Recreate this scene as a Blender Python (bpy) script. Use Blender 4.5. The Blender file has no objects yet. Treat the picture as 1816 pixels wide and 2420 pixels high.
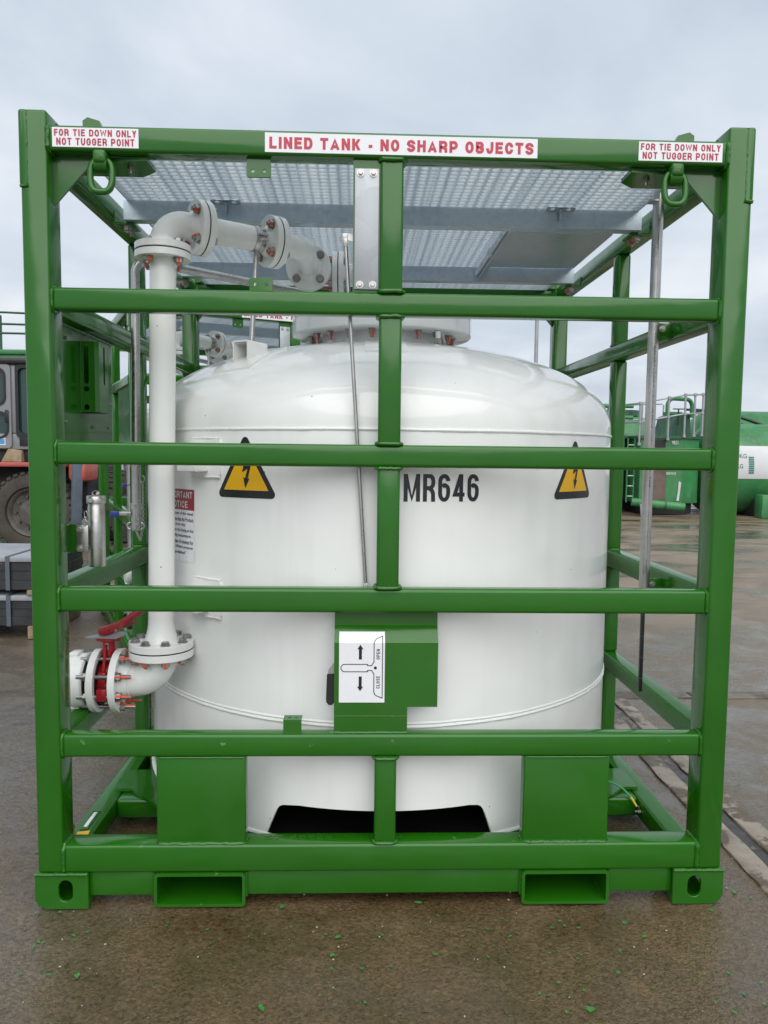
import bpy, bmesh, math, random
from mathutils import Vector, Matrix, noise
random.seed(7)
sc = bpy.context.scene
COL = sc.collection
PI = math.pi
R_ = math.radians

# ------------------------------------------------------------------ camera
cam_d = bpy.data.cameras.new('camera')
cam_d.sensor_fit = 'VERTICAL'
cam_d.sensor_height = 24.0
cam_d.lens = 17.913
cam_d.clip_start = 0.05
cam_d.clip_end = 2000
cam = bpy.data.objects.new('camera', cam_d)
COL.objects.link(cam)
_r = Vector((0.99941, -0.03241, 0.01097)); _u = Vector((-0.0084, 0.07845, 0.99688)); _w = Vector((0.03317, 0.99639, -0.07813))
cm = Matrix.Identity(4)
for i in range(3):
    cm[i][0] = _r[i]; cm[i][1] = _u[i]; cm[i][2] = -_w[i]
cm.translation = (-0.0925, -2.3606, 1.4605)
cam.matrix_world = cm
sc.camera = cam

# ------------------------------------------------------------------ sky (overcast)
SUN_EL, SUN_AZ = R_(48), R_(174)      # azimuth clockwise from +Y: behind the camera, to the right
wd = bpy.data.worlds.new('World'); sc.world = wd
wd.use_nodes = True
wt = wd.node_tree; wt.nodes.clear()
def wn(t, **k):
    n = wt.nodes.new(t)
    for a, b in k.items(): setattr(n, a, b)
    return n
w_out = wn('ShaderNodeOutputWorld'); w_mix = wn('ShaderNodeMixShader')
w_sky = wn('ShaderNodeTexSky', sky_type='NISHITA', sun_disc=False, sun_elevation=SUN_EL, sun_rotation=SUN_AZ, dust_density=4.0, air_density=1.5)
w_b1 = wn('ShaderNodeBackground'); w_b1.inputs['Strength'].default_value = 0.06
w_b2 = wn('ShaderNodeBackground'); w_b2.inputs['Strength'].default_value = 0.66
w_tc = wn('ShaderNodeTexCoord'); w_sep = wn('ShaderNodeSeparateXYZ'); w_add = wn('ShaderNodeMath', operation='ADD'); w_add.inputs[1].default_value = 0.22
w_abs = wn('ShaderNodeMath', operation='ABSOLUTE')
w_dx = wn('ShaderNodeMath', operation='DIVIDE'); w_dy = wn('ShaderNodeMath', operation='DIVIDE'); w_cmb = wn('ShaderNodeCombineXYZ')
w_n1 = wn('ShaderNodeTexNoise'); w_n1.inputs['Scale'].default_value = 1.5; w_n1.inputs['Detail'].default_value = 7; w_n1.inputs['Roughness'].default_value = 0.52; w_n1.inputs['Distortion'].default_value = 0.35
w_cr = wn('ShaderNodeValToRGB')
el = w_cr.color_ramp.elements
el[0].position = 0.33; el[0].color = (0.505, 0.575, 0.665, 1)
el[1].position = 0.72; el[1].color = (0.80, 0.83, 0.875, 1)
e2 = el.new(0.52); e2.color = (0.625, 0.69, 0.775, 1)
L = wt.links.new
L(w_tc.outputs['Generated'], w_sep.inputs[0]); L(w_sep.outputs['Z'], w_abs.inputs[0]); L(w_abs.outputs[0], w_add.inputs[0])
L(w_sep.outputs['X'], w_dx.inputs[0]); L(w_add.outputs[0], w_dx.inputs[1]); L(w_sep.outputs['Y'], w_dy.inputs[0]); L(w_add.outputs[0], w_dy.inputs[1])
L(w_dx.outputs[0], w_cmb.inputs['X']); L(w_dy.outputs[0], w_cmb.inputs['Y']); L(w_cmb.outputs[0], w_n1.inputs['Vector'])
L(w_n1.outputs['Fac'], w_cr.inputs['Fac']); L(w_cr.outputs['Color'], w_b2.inputs['Color'])
L(w_sky.outputs['Color'], w_b1.inputs['Color']); L(w_b1.outputs[0], w_mix.inputs[1]); L(w_b2.outputs[0], w_mix.inputs[2])
w_mix.inputs['Fac'].default_value = 0.9
L(w_mix.outputs[0], w_out.inputs['Surface'])

sun_d = bpy.data.lights.new('sun', 'SUN'); sun_d.energy = 1.4; sun_d.angle = R_(75); sun_d.color = (1.0, 0.975, 0.94)
sun = bpy.data.objects.new('sun', sun_d); COL.objects.link(sun)
sdir = Vector((math.sin(SUN_AZ) * math.cos(SUN_EL), math.cos(SUN_AZ) * math.cos(SUN_EL), math.sin(SUN_EL)))
sun.rotation_euler = sdir.to_track_quat('Z', 'Y').to_euler()

sc.view_settings.view_transform = 'Standard'
sc.view_settings.look = 'None'
sc.view_settings.exposure = 0.82
sc.view_settings.gamma = 1.0
sc.view_settings.use_curve_mapping = False

# ------------------------------------------------------------------ materials
def new_mat(name):
    m = bpy.data.materials.new(name); m.use_nodes = True
    nt = m.node_tree
    b = next(n for n in nt.nodes if n.type == 'BSDF_PRINCIPLED')
    return m, nt, b
def nd(nt, t, **k):
    n = nt.nodes.new(t)
    for a, v in k.items():
        if a in n.inputs: n.inputs[a].default_value = v
        else: setattr(n, a, v)
    return n
def ramp(nt, fac, stops):
    n = nt.nodes.new('ShaderNodeValToRGB'); e = n.color_ramp.elements
    while len(e) < len(stops): e.new(0.5)
    for i, (p, c) in enumerate(stops):
        e[i].position = p
        e[i].color = (c, c, c, 1) if isinstance(c, (int, float)) else (*c, 1)
    nt.links.new(fac, n.inputs['Fac'])
    return n.outputs['Color']
def mixc(nt, fac, a, b):
    n = nt.nodes.new('ShaderNodeMix'); n.data_type = 'RGBA'
    for sock, v in ((n.inputs[0], fac), (n.inputs[6], a), (n.inputs[7], b)):
        if isinstance(v, (int, float)): sock.default_value = v
        elif isinstance(v, tuple): sock.default_value = (*v, 1)
        else: nt.links.new(v, sock)
    return n.outputs[2]
def sc3(c, k): return tuple(min(1, max(0, x * k)) for x in c)
def pmat(name, col, rough=0.5, metal=0.0, var=0.1, vscale=4.0, bump=0.0, bscale=150.0, rvar=0.08, spec=0.5, spots=None, wave=0.0, streak=0.0, specks=False):
    m, nt, b = new_mat(name)
    tc = nd(nt, 'ShaderNodeTexCoord')
    n1 = nd(nt, 'ShaderNodeTexNoise', Scale=vscale, Detail=5, Roughness=0.6)
    nt.links.new(tc.outputs['Object'], n1.inputs['Vector'])
    c = ramp(nt, n1.outputs['Fac'], [(0.3, sc3(col, 1 - var)), (0.7, sc3(col, 1 + var))])
    if spots:
        n3 = nd(nt, 'ShaderNodeTexNoise', Scale=spots[1], Detail=6, Roughness=0.7)
        nt.links.new(tc.outputs['Object'], n3.inputs['Vector'])
        f = ramp(nt, n3.outputs['Fac'], [(spots[2], 0.0), (spots[2] + 0.05, 1.0)])
        c = mixc(nt, f, c, spots[0])
    if streak:
        mp = nd(nt, 'ShaderNodeMapping'); mp.inputs['Scale'].default_value = (11, 11, 0.55); nt.links.new(tc.outputs['Object'], mp.inputs['Vector'])
        ns = nd(nt, 'ShaderNodeTexNoise', Scale=1.0, Detail=6, Roughness=0.7); nt.links.new(mp.outputs[0], ns.inputs['Vector'])
        c = mixc(nt, ramp(nt, ns.outputs['Fac'], [(0.50, 0.0), (0.78, streak)]), c, (0.33, 0.31, 0.25))
    if specks:
        vo = nd(nt, 'ShaderNodeTexVoronoi', Scale=13.0); nt.links.new(tc.outputs['Object'], vo.inputs['Vector'])
        vc_ = nd(nt, 'ShaderNodeSeparateColor'); nt.links.new(vo.outputs['Color'], vc_.inputs[0])
        g1 = nd(nt, 'ShaderNodeMath', operation='GREATER_THAN'); nt.links.new(vc_.outputs[0], g1.inputs[0]); g1.inputs[1].default_value = 0.72
        g2 = nd(nt, 'ShaderNodeMath', operation='LESS_THAN'); nt.links.new(vo.outputs['Distance'], g2.inputs[0]); g2.inputs[1].default_value = 0.035
        g3 = nd(nt, 'ShaderNodeMath', operation='MULTIPLY'); nt.links.new(g1.outputs[0], g3.inputs[0]); nt.links.new(g2.outputs[0], g3.inputs[1])
        c = mixc(nt, g3.outputs[0], c, (0.30, 0.28, 0.24))
    nt.links.new(c, b.inputs['Base Color'])
    n2 = nd(nt, 'ShaderNodeTexNoise', Scale=vscale * 3.1, Detail=4)
    nt.links.new(tc.outputs['Object'], n2.inputs['Vector'])
    r = ramp(nt, n2.outputs['Fac'], [(0.3, max(0.02, rough - rvar)), (0.7, min(1, rough + rvar))])
    nt.links.new(r, b.inputs['Roughness'])
    b.inputs['Metallic'].default_value = metal
    b.inputs['Specular IOR Level'].default_value = spec
    if bump:
        n4 = nd(nt, 'ShaderNodeTexNoise', Scale=bscale, Detail=3)
        nt.links.new(tc.outputs['Object'], n4.inputs['Vector'])
        bp = nd(nt, 'ShaderNodeBump', Strength=bump, Distance=0.002)
        nt.links.new(n4.outputs['Fac'], bp.inputs['Height'])
        if wave:
            n5 = nd(nt, 'ShaderNodeTexNoise', Scale=5.5, Detail=1); nt.links.new(tc.outputs['Object'], n5.inputs['Vector'])
            bw = nd(nt, 'ShaderNodeBump', Strength=1.0, Distance=wave); nt.links.new(n5.outputs['Fac'], bw.inputs['Height']); nt.links.new(bw.outputs[0], bp.inputs['Normal'])
        nt.links.new(bp.outputs[0], b.inputs['Normal'])
    return m
M = {}
GREEN = (0.0145, 0.119, 0.0035)
M['green'] = pmat('green_paint', GREEN, 0.15, 0, 0.09, 2.5, 0.05, 140, 0.06, spots=((0.045, 0.165, 0.028), 7, 0.685), wave=0.004)
M['weld'] = pmat('green_weld', GREEN, 0.24, 0, 0.12, 20, 0.5, 140, 0.05)
M['green_dusty'] = pmat('green_paint_scuffed', GREEN, 0.17, 0, 0.08, 2.5, 0.05, 140, 0.06, spots=((0.13, 0.27, 0.11), 16, 0.655), wave=0.004)
M['white'] = pmat('white_paint', (0.84, 0.85, 0.83), 0.10, 0, 0.015, 3, 0.04, 60, 0.04, wave=0.006, streak=0.10, specks=True)
M['whitepipe'] = pmat('white_pipe_paint', (0.83, 0.84, 0.81), 0.20, 0, 0.03, 5, 0.06, 120, 0.05, streak=0.10, specks=True)
M['whiteweld'] = pmat('white_weld', (0.79, 0.80, 0.77), 0.25, 0, 0.02, 20, 0.5, 150, 0.05)
M['inner_shade'] = pmat('inner_shade_black', (0.004, 0.004, 0.004), 0.9, 0, 0.2, 5, spec=0.1)  # near-black colour paints in the shade inside the closed skirt and holder
M['steel'] = pmat('stainless', (0.46, 0.45, 0.43), 0.33, 0.95, 0.16, 14, 0.06, 300, 0.1)
M['bolt'] = pmat('bolt_steel', (0.34, 0.33, 0.32), 0.38, 0.9, 0.2, 60, 0, 0, 0.1)
M['orange'] = pmat('orange_marker', (0.80, 0.09, 0.02), 0.5, 0, 0.1, 40)
M['gasket'] = pmat('black_gasket', (0.012, 0.012, 0.014), 0.6, 0, 0.2, 30)
M['black'] = pmat('black_plastic', (0.013, 0.013, 0.014), 0.4, 0, 0.2, 20, 0.05, 200)
M['red'] = pmat('red_paint', (0.33, 0.010, 0.016), 0.32, 0, 0.12, 12, 0.12, 160)
M['blue'] = pmat('blue_sleeve', (0.02, 0.05, 0.24), 0.4, 0, 0.1, 30)
M['sticker'] = pmat('white_vinyl', (0.80, 0.81, 0.83), 0.3, 0, 0.02, 10)
M['redink'] = pmat('red_print', (0.52, 0.03, 0.06), 0.4, 0, 0.06, 30)
M['redink2'] = pmat('crimson_print', (0.44, 0.012, 0.05), 0.4, 0, 0.06, 30)
M['blackink'] = pmat('black_print', (0.010, 0.011, 0.014), 0.35, 0, 0.1, 30)
M['yellow'] = pmat('yellow_print', (0.84, 0.46, 0.005), 0.35, 0, 0.03, 20)
M['darkred'] = pmat('notice_red', (0.30, 0.02, 0.035), 0.4, 0, 0.05, 20)
M['brass'] = pmat('brass', (0.42, 0.25, 0.10), 0.4, 0.9, 0.15, 30)
M['cable'] = pmat('earth_green', (0.05, 0.33, 0.10), 0.4, 0, 0.1, 30)
M['cable2'] = pmat('earth_yellow', (0.70, 0.55, 0.03), 0.4, 0, 0.1, 30)

def galv(name, lo, hi, scale, rough, metal):
    m, nt, b = new_mat(name)
    tc = nd(nt, 'ShaderNodeTexCoord')
    v = nd(nt, 'ShaderNodeTexVoronoi', Scale=scale); nt.links.new(tc.outputs['Object'], v.inputs['Vector'])
    n = nd(nt, 'ShaderNodeTexNoise', Scale=scale * 0.12, Detail=6, Roughness=0.65); nt.links.new(tc.outputs['Object'], n.inputs['Vector'])
    sp = nd(nt, 'ShaderNodeSeparateColor'); nt.links.new(v.outputs['Color'], sp.inputs[0])
    a = nd(nt, 'ShaderNodeMath', operation='MULTIPLY_ADD'); nt.links.new(sp.outputs[0], a.inputs[0]); a.inputs[1].default_value = 0.45; nt.links.new(n.outputs['Fac'], a.inputs[2])
    c = ramp(nt, a.outputs[0], [(0.4, lo), (0.95, hi)])
    nt.links.new(c, b.inputs['Base Color'])
    r = ramp(nt, n.outputs['Fac'], [(0.3, rough - 0.08), (0.7, rough + 0.1)]); nt.links.new(r, b.inputs['Roughness'])
    b.inputs['Metallic'].default_value = metal
    return m
M['galv'] = galv('galvanised_sheet', (0.40, 0.47, 0.53), (0.47, 0.54, 0.59), 60, 0.36, 0.6)
M['galvbar'] = galv('galvanised_bar', (0.52, 0.59, 0.65), (0.74, 0.80, 0.84), 45, 0.36, 0.4)
M['alu'] = galv('aluminium_plate', (0.36, 0.38, 0.40), (0.43, 0.45, 0.47), 18, 0.5, 0.55)
# background paints
M['tankgreen'] = pmat('weathered_tank_green', (0.036, 0.20, 0.062), 0.42, 0, 0.28, 1.4, 0.1, 30, 0.14, spots=((0.11, 0.22, 0.14), 3.0, 0.60), streak=0.22)
M['tankdark'] = pmat('dark_tank_green', (0.014, 0.085, 0.042), 0.45, 0, 0.28, 1.4, 0.1, 30, 0.1, spots=((0.10, 0.20, 0.14), 2.2, 0.60), streak=0.2)
M['bandwhite'] = pmat('weathered_white_band', (0.60, 0.61, 0.61), 0.5, 0, 0.08, 1.5)
M['railsteel'] = pmat('galvanised_rail_tube', (0.36, 0.37, 0.38), 0.5, 0.5, 0.1, 6)
M['rust'] = pmat('rusty_panel', (0.14, 0.10, 0.08), 0.7, 0, 0.35, 3)
M['shadowblack'] = pmat('black_skid', (0.02, 0.02, 0.02), 0.7, 0, 0.2, 5)
M['ink_green'] = pmat('green_stencil', (0.06, 0.17, 0.11), 0.5)
M['teal'] = pmat('teal_decal', (0.02, 0.20, 0.17), 0.45)
M['tyre'] = pmat('muddy_tyre', (0.060, 0.051, 0.040), 0.85, 0, 0.3, 7, 0.4, 60)
M['rim'] = pmat('muddy_rim', (0.10, 0.092, 0.078), 0.7, 0.2, 0.35, 9, 0.3, 60)
M['cabgrey'] = pmat('grey_cab_paint', (0.23, 0.23, 0.24), 0.35, 0, 0.08, 3)
M['deckred'] = pmat('faded_red_deck', (0.40, 0.085, 0.07), 0.5, 0, 0.2, 4)
M['wood'] = pmat('weathered_timber', (0.30, 0.23, 0.14), 0.8, 0, 0.3, 9, 0.4, 80)
M['slate'] = pmat('dark_sheet_stack', (0.032, 0.033, 0.036), 0.45, 0, 0.3, 6, 0.3, 50, spots=((0.11, 0.085, 0.06), 4, 0.6))
M['slatetop'] = pmat('grey_wrap', (0.33, 0.35, 0.38), 0.5, 0, 0.15, 5)
M['strap'] = pmat('grey_strap', (0.10, 0.12, 0.15), 0.4)
M['mast'] = pmat('blue_grey_mast', (0.13, 0.17, 0.21), 0.5, 0.2, 0.2, 5)
def glassm():
    m, nt, b = new_mat('dark_cab_glass')
    b.inputs['Base Color'].default_value = (0.02, 0.05, 0.045, 1); b.inputs['Roughness'].default_value = 0.06
    b.inputs['Specular IOR Level'].default_value = 0.7
    return m
M['glass'] = glassm()

def ground_mat():
    m, nt, b = new_mat('wet_asphalt')
    tc = nd(nt, 'ShaderNodeTexCoord'); P = tc.outputs['Object']
    def nz(s, d=6, r=0.6, dist=0.0, vec=None):
        n = nd(nt, 'ShaderNodeTexNoise', Scale=s, Detail=d, Roughness=r, Distortion=dist); nt.links.new(vec or P, n.inputs['Vector']); return n.outputs['Fac']
    big = nz(0.55, 6, 0.6, 0.6); mid = nz(3.2, 7, 0.62, 0.4); fine = nz(85, 5, 0.62, 0.6); grit = nz(210, 2, 0.5)
    mp = nd(nt, 'ShaderNodeMapping'); nt.links.new(P, mp.inputs['Vector']); mp.inputs['Scale'].default_value = (0.42, 1.0, 1); mp.inputs['Rotation'].default_value = (0, 0, 0.15)
    streak = nz(1.3, 8, 0.62, 0.8, mp.outputs[0])
    base = ramp(nt, fine, [(0.30, (0.055, 0.044, 0.032)), (0.46, (0.142, 0.120, 0.092)), (0.70, (0.235, 0.204, 0.162))])
    mud = ramp(nt, fine, [(0.30, (0.048, 0.030, 0.011)), (0.46, (0.108, 0.070, 0.030)), (0.70, (0.180, 0.125, 0.064))])
    # beyond the cross strip the yard is a drier, paler mud
    sp = nd(nt, 'ShaderNodeSeparateXYZ'); nt.links.new(P, sp.inputs[0])
    # brown mud trodden over the apron in front of the frame, ragged edge to the left
    ed = nd(nt, 'ShaderNodeMath', operation='MULTIPLY_ADD'); nt.links.new(big, ed.inputs[0]); ed.inputs[1].default_value = 2.2; nt.links.new(sp.outputs['X'], ed.inputs[2])
    apron = nd(nt, 'ShaderNodeMapRange'); nt.links.new(ed.outputs[0], apron.inputs[0]); apron.inputs[1].default_value = -0.45; apron.inputs[2].default_value = 0.35
    c = mixc(nt, apron.outputs[0], base, mud)
    blot = ramp(nt, mid, [(0.36, 0.66), (0.64, 1.18)])
    mb = nd(nt, 'ShaderNodeMix', data_type='RGBA', blend_type='MULTIPLY'); mb.inputs[0].default_value = 1.0; nt.links.new(c, mb.inputs[6]); nt.links.new(blot, mb.inputs[7]); c = mb.outputs[2]
    far = nd(nt, 'ShaderNodeMapRange'); nt.links.new(sp.outputs['Y'], far.inputs[0]); far.inputs[1].default_value = 2.3; far.inputs[2].default_value = 5.0
    dry = ramp(nt, streak, [(0.35, (0.080, 0.054, 0.034)), (0.5, (0.175, 0.124, 0.080)), (0.60, (0.26, 0.20, 0.14)), (0.75, (0.14, 0.100, 0.066))])
    c = mixc(nt, far.outputs[0], c, dry)
    # pale grit specks
    v = nd(nt, 'ShaderNodeTexVoronoi', Scale=42); nt.links.new(P, v.inputs['Vector'])
    speck = ramp(nt, v.outputs['Distance'], [(0.045, 1.0), (0.075, 0.0)])
    vs = nd(nt, 'ShaderNodeSeparateColor'); nt.links.new(v.outputs['Color'], vs.inputs[0])
    sel = nd(nt, 'ShaderNodeMath', operation='GREATER_THAN'); nt.links.new(vs.outputs[0], sel.inputs[0]); sel.inputs[1].default_value = 0.86
    mu = nd(nt, 'ShaderNodeMath', operation='MULTIPLY'); nt.links.new(sel.outputs[0], mu.inputs[0]); nt.links.new(speck, mu.inputs[1])
    c = mixc(nt, mu.outputs[0], c, (0.36, 0.31, 0.24))
    nt.links.new(c, b.inputs['Base Color'])
    wet = ramp(nt, mid, [(0.36, 0.09), (0.48, 0.20), (0.64, 0.40)])
    farwet = ramp(nt, streak, [(0.34, 0.07), (0.46, 0.30), (0.58, 0.55), (0.72, 0.16)])
    nt.links.new(mixc(nt, far.outputs[0], wet, farwet), b.inputs['Roughness'])
    b.inputs['Specular IOR Level'].default_value = 0.5
    h1 = nd(nt, 'ShaderNodeMath', operation='MULTIPLY_ADD'); nt.links.new(fine, h1.inputs[0]); h1.inputs[1].default_value = 1.0
    h2 = nd(nt, 'ShaderNodeMath', operation='MULTIPLY'); nt.links.new(grit, h2.inputs[0]); h2.inputs[1].default_value = 0.35
    nt.links.new(h2.outputs[0], h1.inputs[2])
    bp = nd(nt, 'ShaderNodeBump', Strength=0.9, Distance=0.009); nt.links.new(h1.outputs[0], bp.inputs['Height'])
    nt.links.new(ramp(nt, mid, [(0.36, 0.45), (0.55, 1.0)]), bp.inputs['Strength'])
    nt.links.new(bp.outputs[0], b.inputs['Normal'])
    # thin film of water lying over the stones
    b.inputs['Coat Weight'].default_value = 0.0
    nt.links.new(mixc(nt, far.outputs[0], ramp(nt, mid, [(0.38, 1.0), (0.60, 0.35)]), ramp(nt, streak, [(0.36, 1.0), (0.47, 0.05), (0.66, 0.05), (0.74, 0.9)])), b.inputs['Coat Weight'])
    b.inputs['Coat Roughness'].default_value = 0.09; b.inputs['Coat IOR'].default_value = 1.36
    bc = nd(nt, 'ShaderNodeBump', Strength=0.55, Distance=0.0045); nt.links.new(nz(46, 3, 0.55, 0.5), bc.inputs['Height']); nt.links.new(bc.outputs[0], b.inputs['Coat Normal'])
    return m
M['ground'] = ground_mat()
M['concrete'] = pmat('stained_concrete', (0.27, 0.228, 0.178), 0.5, 0, 0.3, 6, 0.8, 90, 0.15, spots=((0.105, 0.078, 0.052), 5.5, 0.49))
M['strip'] = pmat('dirty_concrete_strip', (0.15, 0.128, 0.10), 0.5, 0, 0.3, 6, 0.7, 90, 0.15, spots=((0.085, 0.068, 0.05), 2.2, 0.45))
M['gutter'] = pmat('wet_gutter_mud', (0.035, 0.028, 0.022), 0.35, 0, 0.3, 8, 0.6, 70, 0.12)
M['flake'] = pmat('green_paint_flake', (0.045, 0.22, 0.045), 0.3, 0, 0.4, 15, spots=((0.10, 0.09, 0.05), 1.2, 0.56))

# ------------------------------------------------------------------ helpers
WM = {}; CH = {}
I4 = Matrix.Identity(4)
def link(o, parent=None, mw=None):
    COL.objects.link(o)
    mw = mw or I4
    o.matrix_basis = mw
    WM[o] = mw
    if parent is not None:
        o.parent = parent; o.matrix_parent_inverse = WM[parent].inverted(); CH.setdefault(parent, []).append(o)
    return o
def root(name, label, cat, loc=(0, 0, 0), group=None):
    o = bpy.data.objects.new(name, None); o.empty_display_size = 0.1
    link(o, None, Matrix.Translation(loc)); tag(o, label, cat, group); return o
def tag(o, label=None, cat=None, group=None, kind=None):
    if label: o['label'] = label
    if cat: o['category'] = cat
    if group: o['group'] = group
    if kind: o['kind'] = kind
    return o
def finish(me, mats, smooth=40):
    if not isinstance(mats, (list, tuple)): mats = [mats]
    for m in mats: me.materials.append(M[m] if isinstance(m, str) else m)
    if smooth:
        me.polygons.foreach_set('use_smooth', [True] * len(me.polygons))
        me.set_sharp_from_angle(angle=R_(smooth))
    return me
def part(name, bm, mats, parent=None, mw=None, smooth=40):
    me = bpy.data.meshes.new(name)
    if isinstance(bm, bmesh.types.BMesh):
        bmesh.ops.recalc_face_normals(bm, faces=bm.faces); bm.to_mesh(me); bm.free()
    else:
        me = bm
    finish(me, mats, smooth)
    return link(bpy.data.objects.new(name, me), parent, mw)
def inst(name, me, parent=None, mw=None):
    return link(bpy.data.objects.new(name, me), parent, mw)
def nb(): return bmesh.new()
def box(bm, x0, x1, y0, y1, z0, z1, r=0.0, seg=2, mi=0):
    vs = [bm.verts.new((x, y, z)) for z in (z0, z1) for y in (y0, y1) for x in (x0, x1)]
    fs = [bm.faces.new([vs[i] for i in q]) for q in ((0, 2, 3, 1), (4, 5, 7, 6), (0, 1, 5, 4), (2, 6, 7, 3), (0, 4, 6, 2), (1, 3, 7, 5))]
    for f in fs: f.material_index = mi
    if r:
        es = list({e for f in fs for e in f.edges})
        bmesh.ops.bevel(bm, geom=es, offset=r, segments=seg, profile=0.5, affect='EDGES', clamp_overlap=True)
    return bm
def frame_axes(d):
    d = Vector(d).normalized()
    a = Vector((0, 0, 1)) if abs(d.z) < 0.95 else Vector((1, 0, 0))
    u = d.cross(a).normalized(); v = d.cross(u).normalized()
    return d, u, v
def cyl(bm, p0, p1, r0, r1=None, seg=20, caps=True, mi=0):
    r1 = r0 if r1 is None else r1
    p0 = Vector(p0); p1 = Vector(p1); d, u, v = frame_axes(p1 - p0)
    a = [bm.verts.new(p0 + (u * math.cos(t) + v * math.sin(t)) * r0) for t in [2 * PI * i / seg for i in range(seg)]]
    b = [bm.verts.new(p1 + (u * math.cos(t) + v * math.sin(t)) * r1) for t in [2 * PI * i / seg for i in range(seg)]]
    for i in range(seg):
        j = (i + 1) % seg; bm.faces.new((a[i], a[j], b[j], b[i])).material_index = mi
    if caps:
        bm.faces.new(a[::-1]).material_index = mi; bm.faces.new(b).material_index = mi
    return bm
def lathe(bm, prof, c=(0, 0, 0), ax=(0, 0, 1), seg=48, cap0=False, cap1=False, mi=0):
    c = Vector(c); d, u, v = frame_axes(ax); rings = []
    for r, h in prof:
        rings.append([bm.verts.new(c + d * h + (u * math.cos(t) + v * math.sin(t)) * max(r, 1e-5)) for t in [2 * PI * i / seg for i in range(seg)]])
    for a, b in zip(rings, rings[1:]):
        for i in range(seg):
            j = (i + 1) % seg; bm.faces.new((a[i], a[j], b[j], b[i])).material_index = mi
    if cap0: bm.faces.new(rings[0]).material_index = mi
    if cap1: bm.faces.new(rings[-1][::-1]).material_index = mi
    return bm
def sweep(bm, pts, r, seg=16, closed=False, caps=True, mi=0):
    pts = [Vector(p) for p in pts]; n = len(pts)
    rr = r if isinstance(r, (list, tuple)) else [r] * n
    tang = []
    for i in range(n):
        a = pts[(i - 1) % n] if (closed or i > 0) else pts[i]
        b = pts[(i + 1) % n] if (closed or i < n - 1) else pts[i]
        tang.append((b - a).normalized())
    d, u, v = frame_axes(tang[0]); rings = []
    for i in range(n):
        if i:
            q = tang[i - 1].rotation_difference(tang[i]); u = q @ u
        u = (u - tang[i] * u.dot(tang[i])).normalized(); v = tang[i].cross(u)
        rings.append([bm.verts.new(pts[i] + (u * math.cos(t) + v * math.sin(t)) * rr[i]) for t in [2 * PI * k / seg for k in range(seg)]])
    m = n if closed else n - 1
    for i in range(m):
        a, b = rings[i], rings[(i + 1) % n]; off = 0
        if closed and i == n - 1:
            off = min(range(seg), key=lambda o: (a[0].co - b[o].co).length)
        for k in range(seg):
            j = (k + 1) % seg; bm.faces.new((a[k], a[j], b[(j + off) % seg], b[(k + off) % seg])).material_index = mi
    if caps and not closed:
        bm.faces.new(rings[0][::-1]).material_index = mi; bm.faces.new(rings[-1]).material_index = mi
    return bm
def bend_path(pts, rad, n=8):
    pts = [Vector(p) for p in pts]; out = [pts[0]]
    for i in range(1, len(pts) - 1):
        a, b, c = pts[i - 1], pts[i], pts[i + 1]
        d0 = (a - b).normalized(); d1 = (c - b).normalized(); ang = d0.angle(d1)
        t = rad / math.tan(ang / 2); p0 = b + d0 * t; p1 = b + d1 * t
        cen = b + (d0 + d1).normalized() * (rad / math.sin(ang / 2))
        va = p0 - cen; vb = p1 - cen
        for k in range(n + 1):
            out.append(cen + (va.normalized().slerp(vb.normalized(), k / n)).normalized() * rad)
    out.append(pts[-1]); return out
def weld(bm, pts, r=0.005, closed=True, seg=7, step=0.006, mi=0):
    pts = [Vector(p) for p in pts]; loop = pts + [pts[0]] if closed else pts
    res = []
    for a, b in zip(loop, loop[1:]):
        n = max(1, int((b - a).length / step))
        res += [a.lerp(b, k / n) for k in range(n)]
    if not closed: res.append(loop[-1])
    ph = random.uniform(0, 99); rr = [r * (1.12 + 0.34 * noise.noise(Vector((i * 0.9 + ph, 0, 0))) + 0.22 * noise.noise(Vector((i * 0.21, ph, 0)))) for i in range(len(res))]
    res = [p + Vector((noise.noise(p * 90), noise.noise(p * 90 + Vector((7, 0, 0))), noise.noise(p * 90 + Vector((0, 7, 0))))) * r * 0.28 for p in res]
    return sweep(bm, res, rr, seg, closed, True, mi)
def rect_loop(axis, at, a0, a1, b0, b1, g=0.0002, ch=0.012):
    """loop round a square tube end, axis = normal of the joint plane"""
    a0 -= g; a1 += g; b0 -= g; b1 += g
    q = [(a0 + ch, b0), (a1 - ch, b0), (a1, b0 + ch), (a1, b1 - ch), (a1 - ch, b1), (a0 + ch, b1), (a0, b1 - ch), (a0, b0 + ch)]
    if axis == 'x': return [(at, a, b) for a, b in q]
    if axis == 'z': return [(a, b, at) for a, b in q]
    return [(a, at, b) for a, b in q]
def prism(bm, poly, t0, t1, plane='xz', mi=0):
    """extrude a simple polygon; plane 'xz' extrudes along y, 'xy' along z, 'yz' along x"""
    def P(a, b, t):
        return {'xz': (a, t, b), 'xy': (a, b, t), 'yz': (t, a, b)}[plane]
    f = [bm.verts.new(P(a, b, t0)) for a, b in poly]; g = [bm.verts.new(P(a, b, t1)) for a, b in poly]
    bm.faces.new(f).material_index = mi; bm.faces.new(g[::-1]).material_index = mi
    n = len(poly)
    for i in range(n):
        j = (i + 1) % n; bm.faces.new((f[i], g[i], g[j], f[j])).material_index = mi
    return bm
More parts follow.
